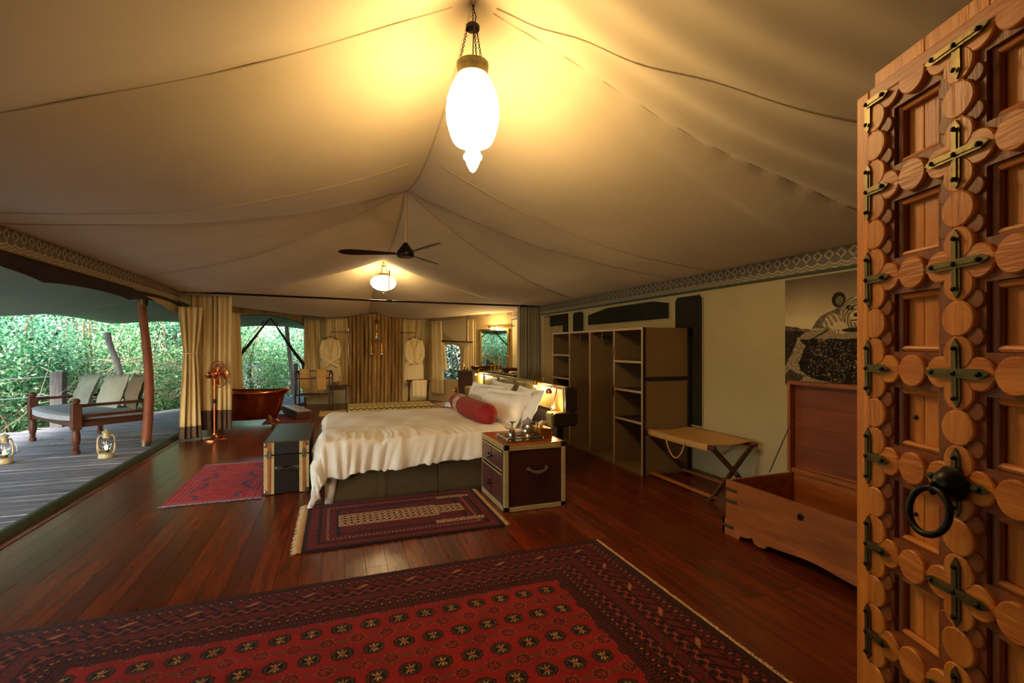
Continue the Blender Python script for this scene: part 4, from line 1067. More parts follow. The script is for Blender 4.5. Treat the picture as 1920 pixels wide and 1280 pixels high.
# ================================================================ WALL PICTURE (flat print of a young lion on a rock)
t = thing('wall_picture', 'large sepia print of a resting lion cub on a rock above the chest', 'picture', (4.0, 2.6, 1.12))
PY0, PY1, PZ0, PZ1 = 1.35, 3.39, 1.135, 2.13
MB().box(4.004, 4.026, PY0, PY1, PZ0, PZ1).build('canvas', M['flap'], t, smooth=False)
def pip(s, z, poly):
    m = np.zeros(s.shape, bool); n = len(poly)
    for i in range(n):
        (x0, y0), (x1, y1) = poly[i], poly[(i+1) % n]
        if y0 == y1: continue
        m ^= ((y0 > z) != (y1 > z)) & (s < (x1-x0)*(z-y0)/(y1-y0)+x0)
    return m
def piccol(S, Z):
    # s = distance from the print's left edge (as seen), z = height, metres
    n0 = vnoise(S*24, Z*24, 7.)-.5; n1 = vnoise(S*24, Z*24, 8.)-.5
    s = S+.012*n0; z = Z+.012*n1
    nz = vnoise(S*60, Z*60)[..., None]; n2 = vnoise(S*190, Z*190, 2.)[..., None]; n3 = vnoise(S*5, Z*5, 5.)[..., None]
    t_ = np.clip((Z-.62)/.36, 0, 1)[..., None]**.8
    c = (np.array((230, 210, 160.))*(1-t_)+np.array((112, 94, 76.))*t_)*(.94+.14*n3)
    def put(mask, col):
        nonlocal c
        c = np.where(mask[..., None], col, c)
    dark = np.array((44, 36, 29.))
    put(pip(s, z, [(-.1,.565),(.10,.55),(.19,.53),(.30,.515),(.30,.40),(.1,.20),(-.1,.1)]), dark*(.8+.9*nz))
    put(pip(s, z, [(-.1,.565),(.10,.55),(.19,.53),(.30,.515),(.22,.50),(.12,.515),(-.1,.52)]), np.array((108,92,70.))*(.6+.8*nz))
    slab_ = [(.13,.437),(.20,.50),(.29,.515),(.41,.53),(.64,.54),(2.2,.57),(2.2,.42),(.64,.437)]
    put(pip(s, z, slab_), np.array((164, 142, 110.))*(.72+.45*n2))
    fc = [(.13,.44),(2.2,.43),(2.2,-.1),(-.1,-.1),(-.1,.17),(.01,.19),(.095,.346)]
    put(pip(s, z, fc), np.array((170, 150, 120.))*(.45+.85*n2))
    dk = pip(s, z, [(.15,.434),(2.2,.43),(2.2,.03),(.62,.04),(.437,.058),(.248,.087),(.167,.144),(.144,.22),(.21,.375),(.17,.41)])
    put(dk, dark*(.55+.8*nz)); put(dk & ((n2[..., 0] > .80) & (nz[..., 0] > .45)) & (S > .24), np.array((206, 188, 150.)))
    cr = [(.24,.43),(.30,.45),(.36,.485),(.42,.525),(.43,.52),(.37,.475),(.31,.44),(.26,.426)]
    put(pip(s, z, cr), dark*.8)
    put(pip(s, z, [(0,.10),(.06,.16),(.12,.12),(.2,.10),(.14,.04),(0,.02)]), dark*(.8+1.8*n2))
    fur = np.array((200, 178, 138.)); s = S; z = Z
    def ell(cx_, cz_, a, b, rot=0):
        co, si = math.cos(rot), math.sin(rot); u = (s-cx_)*co+(z-cz_)*si; v = -(s-cx_)*si+(z-cz_)*co
        return (u/a)**2+(v/b)**2
    put(pip(s, z, [(.27,.525),(.31,.585),(.35,.63),(.41,.66),(.48,.683),(.62,.75),(1.0,.80),(1.5,.72),(1.7,.56),(1.5,.50),(.6,.50),(.40,.525)]), fur*.62*(.72+.5*nz))
    put(pip(s, z, [(.37,.545),(.40,.62),(.46,.655),(.56,.62),(.60,.56),(.56,.50),(.47,.515)]), fur*(.86+.22*np.sin(S*120+Z*90+5*n0)[..., None])*(.9+.2*n2))
    put((ell(.53, .527, .068, .052, -.1) < 1), fur*1.08*(.85+.22*n2))
    for k in range(4): put((np.abs(s-(.488+.028*k)) < .003) & (z < .515) & (z > .478+.006*abs(k-1.5)), dark*1.6)
    hd = (ell(.665, .655, .135, .125) < 1)
    put(hd, fur*(.74+.26*np.sin(np.hypot(S-.70, Z-.58)*230+6*n1)[..., None])*(.85+.3*n2))
    put(ell(.70, .615, .085, .06) < 1, fur*1.05*(.85+.25*n2))
    for ex in (.518, .80):
        put(ell(ex, .765, .060, .066) < 1, dark*1.15); put(ell(ex+.006, .755, .034, .038) < 1, np.array((118, 102, 80.))*(.6+.8*n2)); 
    for ex, ro in ((.612, -.35), (.725, .35)):
        put(ell(ex, .690, .034, .018, ro) < 1, dark*.9); put(ell(ex+.004, .690, .012, .008) < 1, np.array((150,130,90.)))
    put(ell(.672, .628, .030, .018) < 1, dark); put(ell(.668, .585, .050, .006) < 1, dark*1.5)
    put((ell(.655, .505, .11, .018) < 1) & (z < .53), dark*1.2)
    return c
patch('print', np.linspace(0, PY1-PY0, 560), np.linspace(0, PZ1-PZ0, 280), lambda X, Y: (4.0025+0*X, PY1-X, PZ0+Y), piccol, M['print'], t)

# ================================================================ CARVED DOOR in the right foreground
ct, st_ = math.cos(TH), math.sin(TH)
rv = Vector((ct, -st_, 0)); fv = Vector((st_, ct, 0))
DP = rv*1.06+fv*1.428
drz = math.atan2(-fv.y, -fv.x)
t = thing('carved_door', 'tall carved teak door with brass crosses standing open at right', 'door', (DP.x, DP.y, 0), drz)
DW, DH = .93, 2.30
def D(q): 
    q.v = [tuple(WM[t.name] @ Vector(p)) for p in q.v]; return q
# boards of the leaf (local x toward the hinge, y away from the viewer, z up)
bx_ = [.020, .19, .36, .53, .70, DW]
for a, b in zip(bx_, bx_[1:]):
    D(MB().box(a, b-.0015, 0.004, .045, .02, DH)).build('board', M['door'], t, smooth=False, bevel=.002)
S = .252; ust = [.068+.254*k for k in range(4)]; zr = [2.195-S*k for k in range(9)]
# edge stile and top rail, flat strips flush with the lattice
D(MB().box(0, .052, -.036, .03, .02, 2.235)).build('stile', M['door'], t, smooth=False, bevel=.006)
D(MB().box(0.052, DW, -.036, .004, 2.20, 2.235)).build('top_rail', M['doorh'], t, smooth=False, bevel=.004)
def hs(sub, u, zc): return None
me_cache = {}
def inst(key, name, build, mat_, loc, rot=None, shade=True):
    if key not in me_cache:
        q = MB(); build(q)
        me = bpy.data.meshes.new(name); me.from_pydata(q.v, [], q.f); me.materials.append(mat_)
        me.polygons.foreach_set('use_smooth', [True]*len(me.polygons)); me.set_sharp_from_angle(angle=math.radians(35)); me_cache[key] = me
    o = bpy.data.objects.new(name, me_cache[key]); COL.objects.link(o); o.parent = t; o.location = loc
    if rot: o.rotation_euler = rot
    return o
def disc(q, r, h, n=22, bulge=.004):
    # axis along -y
    F = Matrix.Rotation(PI/2, 4, 'X')
    q.lathe([(r, 0), (r, h-.003), (r-.003, h), (.002, h+.0005)], n, M=F)
rndd = random.Random(5)
mids_v = [(u, z-S/2) for u in ust for z in zr]
for i_, u in enumerate(ust):
    # lower moulding layer: half-round strips each side of the stile + row of small bosses
    for s in (-1, 1):
        if i_ == 0 and s < 0: continue
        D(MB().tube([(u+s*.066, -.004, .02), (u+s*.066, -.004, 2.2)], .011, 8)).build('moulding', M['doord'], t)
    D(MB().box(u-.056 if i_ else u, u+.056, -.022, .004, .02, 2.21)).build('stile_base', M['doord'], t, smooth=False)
    D(MB().box(u-.012, u+.012, -.032, -.02, .02, 2.2)).build('stile_core', M['door'], t, smooth=False)
for z in zr:
    for i_ in range(len(ust)-1):
        a, b = ust[i_], ust[i_+1]
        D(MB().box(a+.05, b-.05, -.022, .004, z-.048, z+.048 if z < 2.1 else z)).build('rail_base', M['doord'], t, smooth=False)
        D(MB().box(a, b, -.032, -.02, z-.010, z+.010)).build('rail_core', M['doorh'], t, smooth=False)
        for s in (-1, 1):
            if z > 2.1 and s > 0: continue
            D(MB().tube([(a+.07, -.004, z+s*.056), (b-.07, -.004, z+s*.056)], .009, 8)).build('moulding', M['doorh'], t)
    D(MB().box(ust[-1], DW, -.036, -.002, z-.03, z+.03)).build('rail_core', M['doorh'], t, smooth=False)
for i_, u in enumerate(ust):
    for z in zr:
        for dx_, dz_, lay in ((0,.047,'v'),(0,-.047,'v'),(.047,0,'h'),(-.047,0,'h')):
            if z > 2.1 and dz_ > 0: continue
            if i_ == 0 and dx_ < 0: continue
            j = rndd.uniform(-.001, .001)
            inst('lobe'+lay, 'carved_lobe', lambda q: disc(q, .0385, .014), M['door'] if lay == 'v' else M['doorh'], (u+dx_, -.020+(.0015 if lay == 'h' else 0), z+dz_), (0, j*30, 0))
        zz = z-S/2
        if zz > .05:
            inst('bossv', 'carved_boss', lambda q: disc(q, .0415, .0155), M['door'], (u, -.020, zz), (0, rndd.uniform(-.05, .05), 0))
            for s in (-1, 1):
                if i_ == 0 and s < 0: continue
                for dz_ in (-.042, .042): inst('small', 'small_boss', lambda q: disc(q, .022, .008, 14), M['doord'], (u+s*.036, -.020, zz+dz_))
        if i_ < len(ust)-1:
            inst('bossh', 'carved_boss', lambda q: disc(q, .0415, .0155), M['doorh'], (u+.127, -.020, z), (0, rndd.uniform(-.05, .05), 0))
def crossmesh(arms):
    def f(q):
        w_ = .0105; L_ = .080
        F = Matrix.Rotation(PI/2, 4, 'X')
        if 'v' in arms:
            q.prism([(-w_,-L_+.018),(0,-L_),(w_,-L_+.018),(w_,L_-.018),(0,L_),(-w_,L_-.018)], 0, .004, F)
            q.prism([(-.004,-L_+.02),(.004,-L_+.02),(.004,L_-.02),(-.004,L_-.02)], .004, .0065, F)
        if 'w' in arms:
            q.prism([(-w_,0),(-w_,-L_+.018),(0,-L_),(w_,-L_+.018),(w_,0)], 0, .004, F)
        if 'h' in arms:
            q.prism([(-L_+.018,-w_),(L_-.018,-w_),(L_,0),(L_-.018,w_),(-L_+.018,w_),(-L_,0)], .003, .007, F)
            q.prism([(-L_+.02,-.004),(L_-.02,-.004),(L_-.02,.004),(-L_+.02,.004)], .007, .0095, F)
        if 'r' in arms:
            q.prism([(0,-w_),(L_-.018,-w_),(L_,0),(L_-.018,w_),(0,w_)], .003, .007, F)
            q.prism([(0,-.004),(L_-.02,-.004),(L_-.02,.004),(0,.004)], .007, .0095, F)
    return f
for i_, u in enumerate(ust):
    for z in zr:
        topz = z > 2.1
        if i_ == 0: arms = 'wr' if topz else 'vr'; uu = u-.020
        else: arms = 'wh' if topz else 'vh'; uu = u
        c = inst('cross'+arms, 'brass_cross', crossmesh(arms), M['brassd'], (uu, -.0350, z+(0 if not topz else .0)), (0, rndd.uniform(-.03, .03), 0))
        for dx_, dz_ in ((0,0),(0,.058),(0,-.058),(.058,0),(-.058,0)):
            if topz and dz_ > 0 or i_ == 0 and dx_ < 0: continue
            inst('nail', 'iron_nail', lambda q: q.lathe([(.0062, 0), (.0055, .003), (.002, .0055)], 8, M=Matrix.Rotation(PI/2, 4, 'X')), M['iron'], (uu+dx_, -.0435, z+dz_))
for z in (1.315, 1.235, 1.06):
    inst('nail', 'iron_nail', None, None, (.165, .003, z))
# ring knocker
zk = 1.185; uk = ust[1]
D(MB().lathe([(.038, 0), (.040, .004), (.034, .010), (.030, .022), (.018, .034), (.004, .038)], 24, M=TR(uk, -.0435, zk) @ Matrix.Rotation(PI/2, 4, 'X'))).build('knocker_boss', M['iron'], t)
D(MB().tube([(uk-.006, -.085+.004*math.cos(f), zk-.012+.012*math.sin(f)) for f in np.linspace(0, 2*PI, 13)[:-1]], .005, 6, closed=True)).build('knocker_eye', M['iron'], t)
rk = .052
D(MB().tube([(uk-.004+rk*math.sin(f), -.085-.012*(1-math.cos(f)), zk-.012-rk+rk*math.cos(f)) for f in np.linspace(0, 2*PI, 33)[:-1]], .0075, 10, closed=True)).build('knocker_ring', M['iron'], t)

# ================================================================ CURTAINS
def curtain(name, label, p0, p1, z0, z1, n, amp, m='curt', tie=None, tie_w=.35, side=0, hem=None, group=None, flare=0, seed=0, parent=None, topg=1.0):
    """pleated cloth from p0 to p1; tie=height where it is gathered, side=-1/0/1 gathers to p0/middle/p1"""
    a = Vector(p0); b = Vector(p1); d = b-a; L = d.length; d.normalize(); nn = Vector((-d.y, d.x))
    rs = random.Random(seed); ph = [rs.uniform(0, 6) for _ in range(4)]
    c0 = 0 if side < 0 else (L if side > 0 else L/2)
    def f(u, z):
        w_ = 1+flare*(z1-z)/(z1-z0)
        if tie is not None:
            q = (z-tie)/(z1-tie) if z > tie else (tie-z)/(tie-z0)*.8
            w_ = tie_w+(1-tie_w)*min(max(q, 0), 1)**.85
        s = c0+(u*L-c0)*w_
        uu = u+.016*math.sin(u*23+ph[0])+.01*math.sin(u*51+ph[1])
        A = amp*(.75+.35*math.sin(u*13+ph[2]))*(1 if z < z1-.1 else .7)
        off = A*math.sin(uu*n*2*PI+.35*math.sin(z*2+ph[3]))+.25*A*math.sin(uu*n*4*PI+z*1.5)
        if tie is not None: off *= .55+.45*min(abs(z-tie)/.4, 1)
        p = a+d*s+nn*off; return (p.x, p.y, z)
    t = thing(name, label, 'curtain', (p0[0], p0[1], z0), 0, group) if parent is None else parent
    hz = z0+hem if hem else z0
    MB().grid(lambda u, v: f(u, hz+(z1-hz)*v), n*10, 30).build('drape', M[m], t, solid=.004)
    if hem: MB().grid(lambda u, v: f(u, z0+hem*v), n*10, 5).build('hem_band', M['hem'], t, solid=.004)
    if tie is not None:
        P = [f(k/24, tie) for k in range(25)]; lo = Vector(P[0]); hi = Vector(P[-1]); ctr = (lo+hi)/2; r1 = (hi-lo).length/2+.012
        MB().tube([(ctr.x+d.x*r1*math.cos(g)+nn.x*(amp*.9)*math.sin(g), ctr.y+d.y*r1*math.cos(g)+nn.y*(amp*.9)*math.sin(g), tie+.01*math.sin(g)) for g in np.linspace(0, 2*PI, 25)[:-1]], .010, 6, closed=True).build('tie_back', M[m], t)
    return t
curtain('curtain', 'cream tied-back curtain with brown hem beside the deck opening', (-2.36, 8.97), (-2.05, 9.10), .02, 2.14, 4, .045, tie=1.40, tie_w=.55, side=0, hem=.20, seed=1)
curtain('curtain', 'wide cream divider curtain with brown hem behind the standing fan', (-2.26, 9.22), (-1.66, 9.26), .12, 2.36, 8, .05, hem=.32, seed=2)
curtain('curtain', 'cream window curtain behind the copper bathtub', (-2.30, 10.85), (-1.93, 11.5), .3, 2.22, 6, .04, tie=None, flare=.25, seed=3)
curtain('curtain', 'grey beige divider curtain at the far end of the wardrobe wall', (3.50, 9.2), (4.0, 9.2), .1, 2.34, 11, .035, m='curtgrey', flare=.08, seed=4)
curtain('curtain', 'cream curtain just right of the arched rear window', (-.78, 13.42), (-.42, 13.42), .2, 2.22, 6, .04, side=-1, flare=.35, seed=5)
curtain('curtain', 'pale curtain panel behind the robe left of the log screen', (-.25, 13.44), (.28, 13.42), .45, 2.26, 8, .03, m='curt', seed=6)
curtain('curtain', 'pale curtain gathered left behind the robe right of the log screen', (1.74, 13.42), (2.22, 13.46), .45, 2.26, 8, .035, tie=None, side=-1, flare=-.2, seed=7)
curtain('curtain', 'narrow cream curtain left of the small side window', (2.50, 13.38), (2.72, 13.05), .2, 2.22, 5, .04, flare=.3, side=-1, seed=8)
curtain('curtain', 'short curtain hanging on the left of the small window rod', (2.70, 13.10), (2.78, 12.98), .85, 1.62, 3, .025, flare=.7, side=-1, seed=9)
curtain('curtain', 'short curtain hanging on the right of the small window rod', (3.18, 12.36), (3.32, 12.14), .85, 1.62, 4, .025, flare=.2, side=1, seed=10)
curtain('curtain', 'cream curtain standing between small window and vanity mirror', (3.24, 12.28), (3.40, 12.02), .5, 2.22, 5, .025, seed=11)
t = thing('window_rod', 'short dark curtain rod over the small side window', 'rod', (2.95, 12.8, 1.64))
MB().tube([(2.74, 12.98, 1.66), (3.32, 12.06, 1.62)], .016, 8).build('rod', M['bronze'], t)
MB().ball((2.735, 12.99, 1.66), .03).build('finial', M['bronze'], t)

# ================================================================ COPPER STANDING FAN
t = thing('standing_fan', 'copper pedestal fan on the wooden floor before the cream curtain', 'fan', (-1.86, 9.0, 0))
cx, cy = -1.86, 9.0
MB().lathe([(.20,0),(.20,.012),(.19,.022),(.06,.035),(.035,.06),(.03,.09)], 32, (cx, cy, 0)).build('base', M['copper'], t)
MB().tube([(cx, cy, .06), (cx, cy, .62)], .018, 12).build('lower_pole', M['copper'], t)
MB().lathe([(.024,.58),(.028,.60),(.028,.63),(.022,.65)], 12, (cx, cy, 0)).build('collar', M['bronze'], t)
MB().tube([(cx, cy, .62), (cx, cy, .98)], .012, 12).build('upper_pole', M['copper'], t)
hd = Vector((.68, .73, .05)).normalized()
H = AX((cx+.02, cy, 1.05), Vector((0,0,1)).cross(hd), hd)
MB().lathe([(.01,-.17),(.045,-.16),(.06,-.10),(.06,-.02),(.05,.0),(.015,.005)], 20, M=H).build('motor', M['copper'], t)
MB().lathe([(.052,-.11),(.062,-.105),(.062,-.085),(.052,-.08)], 20, M=H).build('motor_ring', M['steel'], t)
for k in range(4):
    q = MB()
    def bl(a, b, k=k):
        r = .03+.145*b; th_ = k*PI/2+(a-.5)*(1.0-.15*b)+.2*b; return (r*math.cos(th_), r*math.sin(th_), .045+.03*(a-.5))
    q.grid(bl, 6, 6, M=H); q.build('blade', M['copper'], t, solid=.002)
MB().lathe([(.004,.01),(.03,.03),(.03,.06),(.01,.08)], 14, M=H).build('hub', M['copper'], t)
q = MB(); R_ = .215
for zc, rr_ in ((.045, R_), (.045-.018, R_), (.10, .05), (.0, .075)):
    q.tube([tuple(H @ Vector((rr_*math.cos(f), rr_*math.sin(f), zc))) for f in np.linspace(0, 2*PI, 41)[:-1]], .0035 if rr_ == R_ else .002, 5, closed=True)
for k in range(30):
    f = 2*PI*k/30; q.tube([tuple(H @ Vector((r*math.cos(f), r*math.sin(f), zc))) for r, zc in ((.04,.10),(.12,.095),(.18,.07),(R_,.045),(.17,.01),(.07,-.005))], .0013, 4)
q.build('wire_cage', M['copper'], t)

# ================================================================ COPPER BATHTUB
t = thing('bathtub', 'freestanding patinated copper bathtub with flared lip near the arched window', 'bathtub', (-1.7, 10.5, 0))
ang = math.radians(-4); TB = TR(-1.62, 10.42, 0) @ Rz(ang)
def tubf(inner):
    def f(a, b):
        th_ = a*2*PI; cx_, sy_ = math.cos(th_), math.sin(th_)
        zt = .62+.02*(1-cx_)+(.08 if cx_ > 0 else .14)*abs(cx_)**3
        k = b; z = .12+(zt-.12)*k
        w_ = .72+.28*k**.6 if not inner else .68+.29*k**.6
        ex = 1+(.10*(k-.75)*4 if k > .75 else 0)
        X_ = .70*cx_*w_*ex; Y_ = .36*sy_*w_*(1+.05*k)
        if inner: z = .15+(zt-.15)*k
        return (X_, Y_, z)
    return f
q = MB(); q.grid(tubf(False), 56, 16, M=TB, cu=True); q.grid(lambda a, b: tubf(True)(a, 1-b), 56, 16, M=TB, cu=True)
q.lathe([(.02, .12), (.42, .12)], 40, M=TB @ Matrix.Diagonal((1, .5, 1, 1))); q.build('shell', M['tub'], t)
q = MB(); pts = [tuple(TB @ Vector(tubf(False)(a, 1.0))) for a in np.linspace(0, 1, 57)[:-1]]; q.tube(pts, .020, 8, closed=True); q.build('rolled_rim', M['copper'], t)
for sx_ in (-1, 1):
    for s in (-1, 1):
        q = MB(); q.tube([tuple(TB @ Vector(p)) for p in ((sx_*.40, s*.15, .20), (sx_*.47, s*.20, .12), (sx_*.46, s*.22, .06), (sx_*.52, s*.25, .015))], [.03, .03, .02, .03], 8); q.build('claw_foot', M['brass'], t)

# ================================================================ BATH END FURNITURE
t = thing('bath_step', 'long slatted wooden box on the maroon mat by the bathtub', 'box', (-.82, 11.35, 0), math.radians(18))
q = MB().box(-.13, .13, -.62, .62, .02, .165); D2 = lambda q: (setattr(q, 'v', [tuple(WM[t.name] @ Vector(p)) for p in q.v]), q)[1]
D2(q).build('box', M['dwoodx'], t, smooth=False, bevel=.006)
for k in range(2): D2(MB().box(-.14+.143*k, -.004+.143*k, -.64, .64, .166, .184)).build('slat', mat('pale worn slat', (186,160,140), .4) if k == 0 else M['wedge'], t, smooth=False, bevel=.004)
t = thing('bath_mat', 'maroon mat under the slatted box beside the bathtub', 'mat', (-.85, 10.9, .002))
MB().box(-1.35, -.45, 10.35, 11.75, .0, .012).build('pile', M['redmat'], t, smooth=False, bevel=.004)
t = thing('bath_mat', 'beige bath mat on the dark floor in front of the towel rack', 'mat', (-.1, 11.6, .002))
MB().box(-.36, .22, 11.15, 11.95, .0, .015).build('pile', M['mat'], t, smooth=False, bevel=.005)
t = thing('bath_mat', 'beige bath mat just visible at the right end of the bench', 'mat', (1.9, 10.0, .002))
MB().box(1.66, 2.1, 9.8, 10.7, .0, .015).build('pile', M['mat'], t, smooth=False, bevel=.005)

t = thing('towel_rack', 'dark wooden towel rack draped with two sand towels near the window', 'towel rack', (-.55, 12.3, 0))
A = Vector((-.86, 12.35, 0)); B = Vector((-.12, 12.15, 0)); dd = (B-A).normalized(); nn = Vector((-dd.y, dd.x, 0))
for e in (A, B):
    for s in (-.14, .14): MB().bar(tuple(e+nn*s+Vector((0,0,0))), tuple(e+nn*s*.9+Vector((0,0,.84))), .03, .03).build('upright', M['dwood'], t, bevel=.004)
    q = MB(); q.bar(tuple(e+nn*-.14+Vector((0,0,.84))), tuple(e+nn*.0+Vector((0,0,.94))), .03, .03); q.bar(tuple(e+nn*.14+Vector((0,0,.84))), tuple(e+Vector((0,0,.94))), .03, .03); q.build('gable', M['dwood'], t)
for off, z in ((0, .93), (-.14, .76), (.14, .76), (-.14, .38), (.14, .38)):
    MB().bar(tuple(A+nn*off+Vector((0,0,z))), tuple(B+nn*off+Vector((0,0,z))), .025, .028).build('rail', M['dwood'], t, bevel=.003)
def towel(label, s0, s1, off, z, drop_f, drop_b, amp=.006, m='towel'):
    tt = thing('towel', label, 'towel', tuple(A+dd*s0+Vector((0,0,z))))
    def f(a, b):
        s = s0+(s1-s0)*a; L = (b-.5)*(drop_f+drop_b)
        if abs(L) < .03: k = L/.03; o = off+.024*k; zz = z+.03-.012*k*k
        else: o = off+(.026+.006*math.sin(a*9))*(1 if L > 0 else -1); zz = z+.018-(abs(L)-.03)
        p = A+dd*s+nn*(-o); return (p.x, p.y, zz+amp*math.sin(a*14))
    MB().grid(f, 24, 40).build('cloth', M[m], tt, solid=.012)
towel('long sand towel over the left of the towel rack', .06, .28, .0, .945, .56, .40)
towel('folded sand towel over the top right of the towel rack', .44, .68, .0, .945, .20, .20)
towel('sand towel on the lower right rail of the towel rack', .49, .70, .14, .775, .36, .30)

t = thing('side_table', 'small brown wooden side table behind the towel rack', 'side table', (-.02, 12.9, 0))
MB().box(-.2, .28, 12.75, 13.15, .50, .53).build('table_top', M['dwoodx'], t, bevel=.004)
MB().box(-.17, .25, 12.78, 13.12, .42, .50).build('apron', M['dwoodx'], t, smooth=False)
for x in (-.17, .22):
    for y in (12.78, 13.10): MB().box(x, x+.03, y, y+.03, 0, .45).build('leg', M['dwood'], t, smooth=False)
t = thing('bath_bottle', 'slim brass caddy stand on the small side table', 'bottle', (.08, 12.88, .53))
MB().lathe([(.04,.53),(.04,.54),(.008,.55),(.008,.62),(.035,.625),(.035,.635),(.008,.64),(.006,.72),(.02,.74),(.004,.76)], 14, (.08, 12.88, 0)).build('stand', M['brass'], t)
for k in range(3): MB().lathe([(.012,.54),(.013,.59),(.005,.60),(.005,.61)], 8, (.08+.024*math.cos(k*2.1), 12.88+.024*math.sin(k*2.1), 0)).build('vial', M['copper'], t)

# robes
def robe(label, x, y, belt=False, seed=0):
    t = thing('bathrobe', label, 'bathrobe', (x, y, 1.85)); q = MB()
    def body(a, b):
        th_ = a*2*PI; z = 1.72-1.12*b
        w_ = .05+.19*min(b/.10, 1)**.6 if b < .10 else .24-.035*math.exp(-((b-.5)/.14)**2)+.02*b
        d_ = .035+.045*min(b/.15, 1)
        r = 1+.05*math.sin(th_*7+seed+b*2)*b
        return (x+w_*math.cos(th_)*r, y+d_*math.sin(th_)*r, z)
    q.grid(body, 60, 40, cu=True); q.build('body', M['robe'], t)
    for s in (-1, 1):
        if not belt: pts = [(x+s*.17, y-.02, 1.66), (x+s*.22, y-.05, 1.45), (x+s*.20, y-.09, 1.25), (x+s*.02, y-.12, 1.12), (x-s*.17, y-.115-.02*s, 1.00)]
        else: pts = [(x+s*.17, y-.02, 1.66), (x+s*.22, y-.05, 1.45), (x+s*.22, y-.08, 1.25), (x+s*.15, y-.10, 1.12), (x+s*.05, y-.11, 1.06)]
        MB().tube(pts, [.045, .055, .052, .052, .055], 12).build('sleeve', M['robe'], t)
        MB().tube([(x+s*.05, y-.03, 1.75), (x+s*.07, y-.085, 1.62), (x+s*.02, y-.10, 1.42), (x-s*.01, y-.10, 1.15)], [.022, .028, .026, .02], 8).build('lapel', M['curt'], t)
    MB().box(x-.225, x+.225, y-.098, y+.085, 1.09, 1.13).build('belt', M['robe'], t, bevel=.01)
    if belt:
        for s in (-1, 1): MB().tube([(x-.06, y-.12, 1.10), (x-.06+s*.06, y-.14, 1.12), (x-.06+s*.11, y-.13, 1.07), (x-.06+s*.04, y-.13, 1.05)], .014, 8).build('bow', M['robe'], t)
    h = thing('coat_hanger', ('wooden hanger holding the robe '+('right' if belt else 'left')+' of the log screen'), 'hanger', (x, y, 1.75))
    MB().tube([(x-.17, y, 1.69), (x-.05, y, 1.76), (x+.05, y, 1.76), (x+.17, y, 1.69)], .012, 8).build('shoulders', M['dwood'], h)
    MB().tube([(x, y, 1.76), (x, y, 1.83), (x+.02, y, 1.86), (x, y, 1.89), (x-.02, y, 1.87)], .005, 6).build('hook', M['steel'], h)
robe('cream towelling robe with crossed sleeves left of the log screen', -.14, 13.25, False, 1)
robe('cream towelling robe with belt tied in bow right of the log screen', 2.0, 13.22, True, 3)
for lab, xa, xb in (('thin wooden rail holding the left robe beside the log screen', -.15, .32), ('thin wooden rail holding the right robe beside the log screen', 1.66, 2.03)):
    t = thing('wall_rail', lab, 'rail', ((xa+xb)/2, 13.3, 1.88))
    MB().tube([(xa, 13.25, 1.885), (xb, 13.28, 1.885)], .009, 8).build('rail', M['dwood'], t)
    e = xb if xa < 0 else xa
    MB().box(e-.02, e+.02, 13.27, 13.45, 1.86, 1.91).build('wall_bracket', M['dwood'], t, smooth=False)
# brass shower fitting
t = thing('shower_fitting', 'brass horseshoe shower fitting fixed to the middle of the log screen', 'shower', (.98, 13.0, 1.3))
MB().tube([(.99, 13.02, 2.34), (.99, 13.0, 2.22)], .014, 8).build('riser', M['brass'], t)
MB().lathe([(.015,2.22),(.05,2.20),(.075,2.15),(.06,2.10),(.015,2.085)], 18, (.99, 13.0, 0)).build('rose', M['brass'], t)
MB().tube([(.99, 13.0, 2.10), (.99, 13.0, 1.72)], .016, 8).build('riser', M['brass'], t)
MB().ball((.99, 13.0, 1.90), .035).build('collar', M['brass'], t)
MB().lathe([(.02,1.70),(.045,1.72),(.05,1.78),(.02,1.80)], 12, (.99, 13.0, 0)).build('valve', M['silver'], t)
MB().tube([(.99+.13*math.sin(f), 13.0, 1.52+.14*math.cos(f)) if abs(f) < PI/2 else (.99+.13*(1 if f > 0 else -1), 13.0, 1.52-.18*(abs(f)-PI/2)) for f in np.linspace(-PI*.85, PI*.85, 25)], .016, 8).build('hoop', M['brass'], t)
for s in (-1, 1): MB().lathe([(.02,1.26),(.032,1.28),(.032,1.34),(.02,1.36)], 12, (.99+s*.13, 13.0, 0)).build('tap', M['silver'], t)

# folding stool with towels
t = thing('folding_stool', 'folding luggage stool with pale towel right of the log screen', 'stool', (2.0, 12.55, 0))
for x in (1.76, 2.24):
    for s in (-1, 1): MB().bar((x, 12.55-s*.2, .0), (x, 12.55+s*.2, .62), .03, .03).build('leg', M['dwood'], t, bevel=.003)
for y in (12.36, 12.74): MB().tube([(1.72, y, .62), (2.28, y, .62)], .018, 8).build('rail', M['dwood'], t)
for k in range(4): MB().box(1.80+.12*k, 1.86+.12*k, 12.345, 12.755, .635, .642).build('strap', M['dwood'], t, smooth=False)
tt = thing('towel', 'pale towel hanging over the folding stool', 'towel', (2.0, 12.5, .62))
MB().grid(lambda a, b: (1.82+.36*a, 12.325-.012*math.sin(a*16), .20+.45*b), 30, 6).build('cloth', M['robe'], tt, solid=.01)

